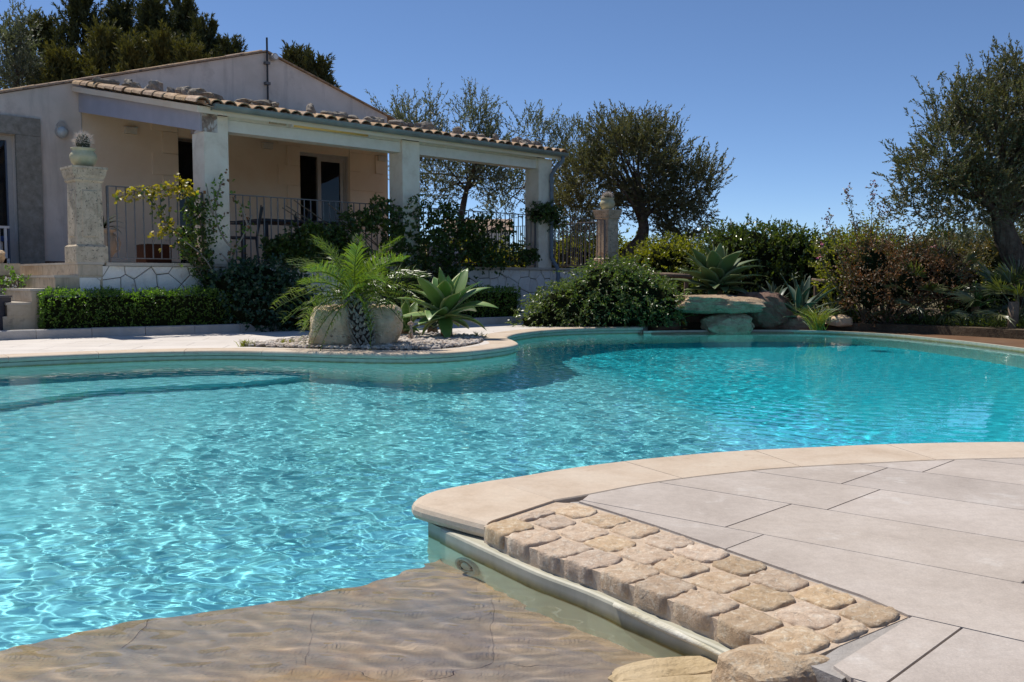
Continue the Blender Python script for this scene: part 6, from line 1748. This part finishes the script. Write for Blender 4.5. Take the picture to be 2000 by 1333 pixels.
tuft((*G(480, 677), .0), 70, .10, 2, M_YGREEN, label='small grass tuft at the left tip of the pebble bed')
tuft((*G(560, 674), .0), 46, .09, 3, M_YGREEN, label='thin weeds among the pebbles left of the boulder')
tuft((*G(935, 659), .0), 40, .09, 4, M_YGREEN, label='thin weeds at the right tip of the pebble bed')
tuft((*G(760, 667), .0), 26, .12, 5, M_YGREEN, label='single green weed in the pebbles right of the palm')

# ---- boulder, pebbles, grotto rocks ---------------------------------------
bc_ = G(668, 674)
V, Fs = rock((-1.90, 9.88, .18), (.56, .50, .50), 31, 40, 60, 6, 16, .05, rot=.15, low=.80); bo = tag(mesh('boulder', V, Fs, M_BOULD, smooth=False), 'squarish tan limestone boulder left of the palm trunk', 'boulder')
V, Fs = rock((-1.50, 10.0, .18), (.56, .46, .50), 33, 40, 60, 5, 14, .05, rot=-.2, low=.80); tag(mesh('boulder', V, Fs, M_BOULD), 'rounded tan boulder right of the palm trunk, leaning on the squarish one', 'boulder')
bedm = mesh('pebble_bed', *solid_from(*clip_tris([grav], lambda c: inside(grav, c)), lambda x, y, d: (x, y, d), -.06, -.001), M_GROUT, kind='structure')
r = np.random.default_rng(96); M_PEB = stone('pebbles', [(.3, (.34, .25, .19)), (.5, (.48, .42, .36)), (.7, (.60, .57, .53))], 9, .85, .3, 120, vary=.28, island=True)
sv0, sf0 = sphere_dirs(5, 8); PV = []; PF = []; nb = 0; cnt = 0; gmin, gmax = grav.min(0), grav.max(0)
gin = grav.mean(0) + (grav - grav.mean(0)) * .985
while cnt < 5200:
    q = r.uniform(gmin, gmax)
    if not inside(gin, q[None])[0]: continue
    if (q[0] + 1.83) ** 2 + (q[1] - 10) ** 2 < .05 or q[1] > 11.6: 
        if r.uniform() < .8: continue
    d = r.uniform(.022, .055) * np.array([1, r.uniform(.65, 1), r.uniform(.45, .7)]) / 2 * 1.15
    a = r.uniform(0, 3.14); ca, sa = math.cos(a), math.sin(a); P_ = sv0 * d * (1 + r.normal(0, .05, (len(sv0), 1))); P_ = P_ @ np.array([[ca, sa, 0], [-sa, ca, 0], [0, 0, 1]])
    PV.append(P_ + (q[0], q[1], .006 + r.uniform(0, .018))); PF += [tuple(i_ + nb for i_ in f) for f in sf0]; nb += len(sv0); cnt += 1
mesh('pebble', np.vstack(PV), PF, M_PEB, bedm, smooth=True, kind='stuff')
# knotted rope round the small agave stem
M_ROPE = plain('pale_cloth', (.50, .40, .34), .9, var=.06)
kp_ = AT(803, 640, 10.7); kn = empty('cloth_knot', (kp_[0], 10.7, 0), 'pale strip of cloth knotted on a stake before the small agave', 'cloth')
MB().tube([(kp_[0], 10.71, 0), (kp_[0], 10.72, .30)], .008, 6).build('stake', M_TWIG, kn)
MB().tube([(kp_[0] - .03, 10.69, .20), (kp_[0], 10.67, .22), (kp_[0] + .03, 10.69, .20), (kp_[0], 10.70, .18), (kp_[0] - .03, 10.69, .20)], .014, 7).build('knot', M_ROPE, kn, smooth=True)
for sg in (-1, 1): MB().tube([(kp_[0], 10.68, .19), (kp_[0] + sg * .012, 10.67, .10), (kp_[0] + sg * .02, 10.67, .01)], [.010, .012, .014], 6).build('tail', M_ROPE, kn, smooth=True)
# grotto
V, Fs = rock((3.08, 14.25, .33), (1.46, 1.0, .27), 52, 44, 72, 7, 22, .07, rot=.05, low=.72); tag(mesh('rock_slab', V, Fs, M_ROCKG), 'long flat limestone slab bridging the waterfall rocks under the broad agave', 'rock')
V, Fs = rock((3.28, 14.10, .03), (.72, .6, .36), 53, 34, 50, 3.8, 16, .07, low=.74); tag(mesh('rock', V, Fs, M_ROCKG), 'rounded rock standing at the water under the flat slab', 'rock')
V, Fs = rock((3.98, 14.55, .14), (.98, .9, .74), 54, 34, 48, 4, 16, .07, rot=.3, low=.72); tag(mesh('rock', V, Fs, M_ROCKB), 'tall brown rock at the right end of the flat slab', 'rock')
V, Fs = rock((4.42, 14.35, .0), (.70, .5, .34), 55, 20, 30, 2.8, 7, .06, rot=-.3, low=.8); tag(mesh('rock', V, Fs, M_ROCKB), 'low brown rock sloping down from the tall one to the rim', 'rock')
V, Fs = rock((2.9, 14.95, .05), (2.0, .5, .7), 56, 16, 24, 3, 7, .05); tag(mesh('rock', V, Fs, M_ROCKB), 'dark back wall of rock in the grotto under the slab', 'rock')
V, Fs = rock((2.35, 14.35, -.02), (.5, .5, .30), 57, 16, 24, 2.8, 7, .06); tag(mesh('rock', V, Fs, M_ROCKB), 'dark rock under the left end of the slab beside the trailing bush', 'rock')
V, Fs = rock((5.12, 14.45, .06), (.42, .3, .2), 58, 14, 22, 2.8, 7, .05); tag(mesh('rock', V, Fs, M_BOULD), 'small tan rock on the soil in front of the russet shrub', 'rock')
mesh('grotto_ledge', *solid_from(*clip_tris([[(1.9, 13.72), (2.5, 13.9), (3.1, 13.98), (3.914, 14.05), (4.3, 13.95), (4.3, 15.2), (1.9, 15.2)]], lambda c: np.ones(len(c), bool)), lambda x, y, d: (x, y, d), -.5, WL + .016), M_RIM, kind='structure')
# wooden rails
M_LOG = stone('weathered_log', [(.3, (.13, .09, .06)), (.7, (.26, .19, .14))], 8, .9, .5, 50)
for k, (a, b_, Y1, Y2, lab) in enumerate((((1268, 537), (1352, 541), 16.2, 15.9, 'log rail behind the trailing bush left of the broad agave'), ((1585, 549), (1680, 558), 15.4, 15.2, 'log rail behind the dark agave right of the rocks'), ((1860, 583), (1945, 590), 14.9, 14.6, 'log rail lying among the plants left of the olive trunk'))):
    p, q = AT(*a, Y1), AT(*b_, Y2); e = empty('log_rail', ((p[0] + q[0]) / 2, (p[1] + q[1]) / 2, 0), lab, 'fence rail', 'log rails edging the right-hand bed')
    MB().tube([p, (p + q) / 2 + (0, 0, .01), q], [.045, .043, .04], 9).build('rail', M_LOG, e, smooth=True)
    for u in (.12, .88):
        c = p + (q - p) * u; MB().tube([(c[0], c[1] + .06, 0), (c[0], c[1] + .06, c[2] + .05)], .04, 8).build('post', M_LOG, e)
p = AT(1978, 640, 12.9); tag(MB().tube([(p[0], 12.9, -.1), (p[0], 12.9, .40)], .07, 10).build('wooden_post', M_LOG, smooth=True), 'short brown wooden post at the right edge behind the bright fan palm', 'post')
for k, (px, Y, h_, lab) in enumerate(((1120, 26, 1.9, 'background bush seen between the downpipe and the right stone pillar'), (1235, 25, 1.7, 'background bush behind the leaning olive trunk'), (1330, 27, 1.8, 'background bush right of the leaning olive trunk'), (880, 27, 1.6, 'background bush seen through the left half of the open porch'), (985, 28, 1.5, 'background bush seen through the right half of the open porch'), (1700, 24, 1.8, 'background bush behind the russet shrub'), (1850, 26, 2.0, 'background bush behind the dark shrub by the twisted trunk'), (1985, 24, 1.7, 'background bush at the right edge behind the twisted trunk'))):
    shrub('background_bush', W(px, Y, 0), [(W(px - 40, Y, h_ * .5), (1.0, .6, h_ * .55)), (W(px + 35, Y, h_ * .45), (1.1, .6, h_ * .5)), (W(px, Y + .3, h_ * .65), (.8, .6, h_ * .5))], 300 + k, (M_LAUREL, M_YGREEN, M_LAUREL, M_REDG)[k % 4], lab, 'shrub', n=700, sl=.3, nl=9, lL=.10, lW=.05)
# little house far off behind the porch
fh = empty('distant_house', (AT(940, 432, 90)[0], 90, 0), 'small distant house with a pinkish roof seen under the porch', 'house')
cx = AT(935, 432, 90)[0]
MB().box((cx, 90, 2.6), (6, 4, 5.4)).build('wall', M_STUC, fh)
MB().add([(cx - 3.3, 87.7, 5.3), (cx + 3.3, 87.7, 5.3), (cx + 3.3, 92.3, 5.3), (cx - 3.3, 92.3, 5.3), (cx - 3.3, 90, 6.5), (cx + 3.3, 90, 6.5)], [(0, 1, 5, 4), (2, 3, 4, 5), (0, 4, 3), (1, 2, 5), (3, 2, 1, 0)]).build('roof', M_TILES, fh)
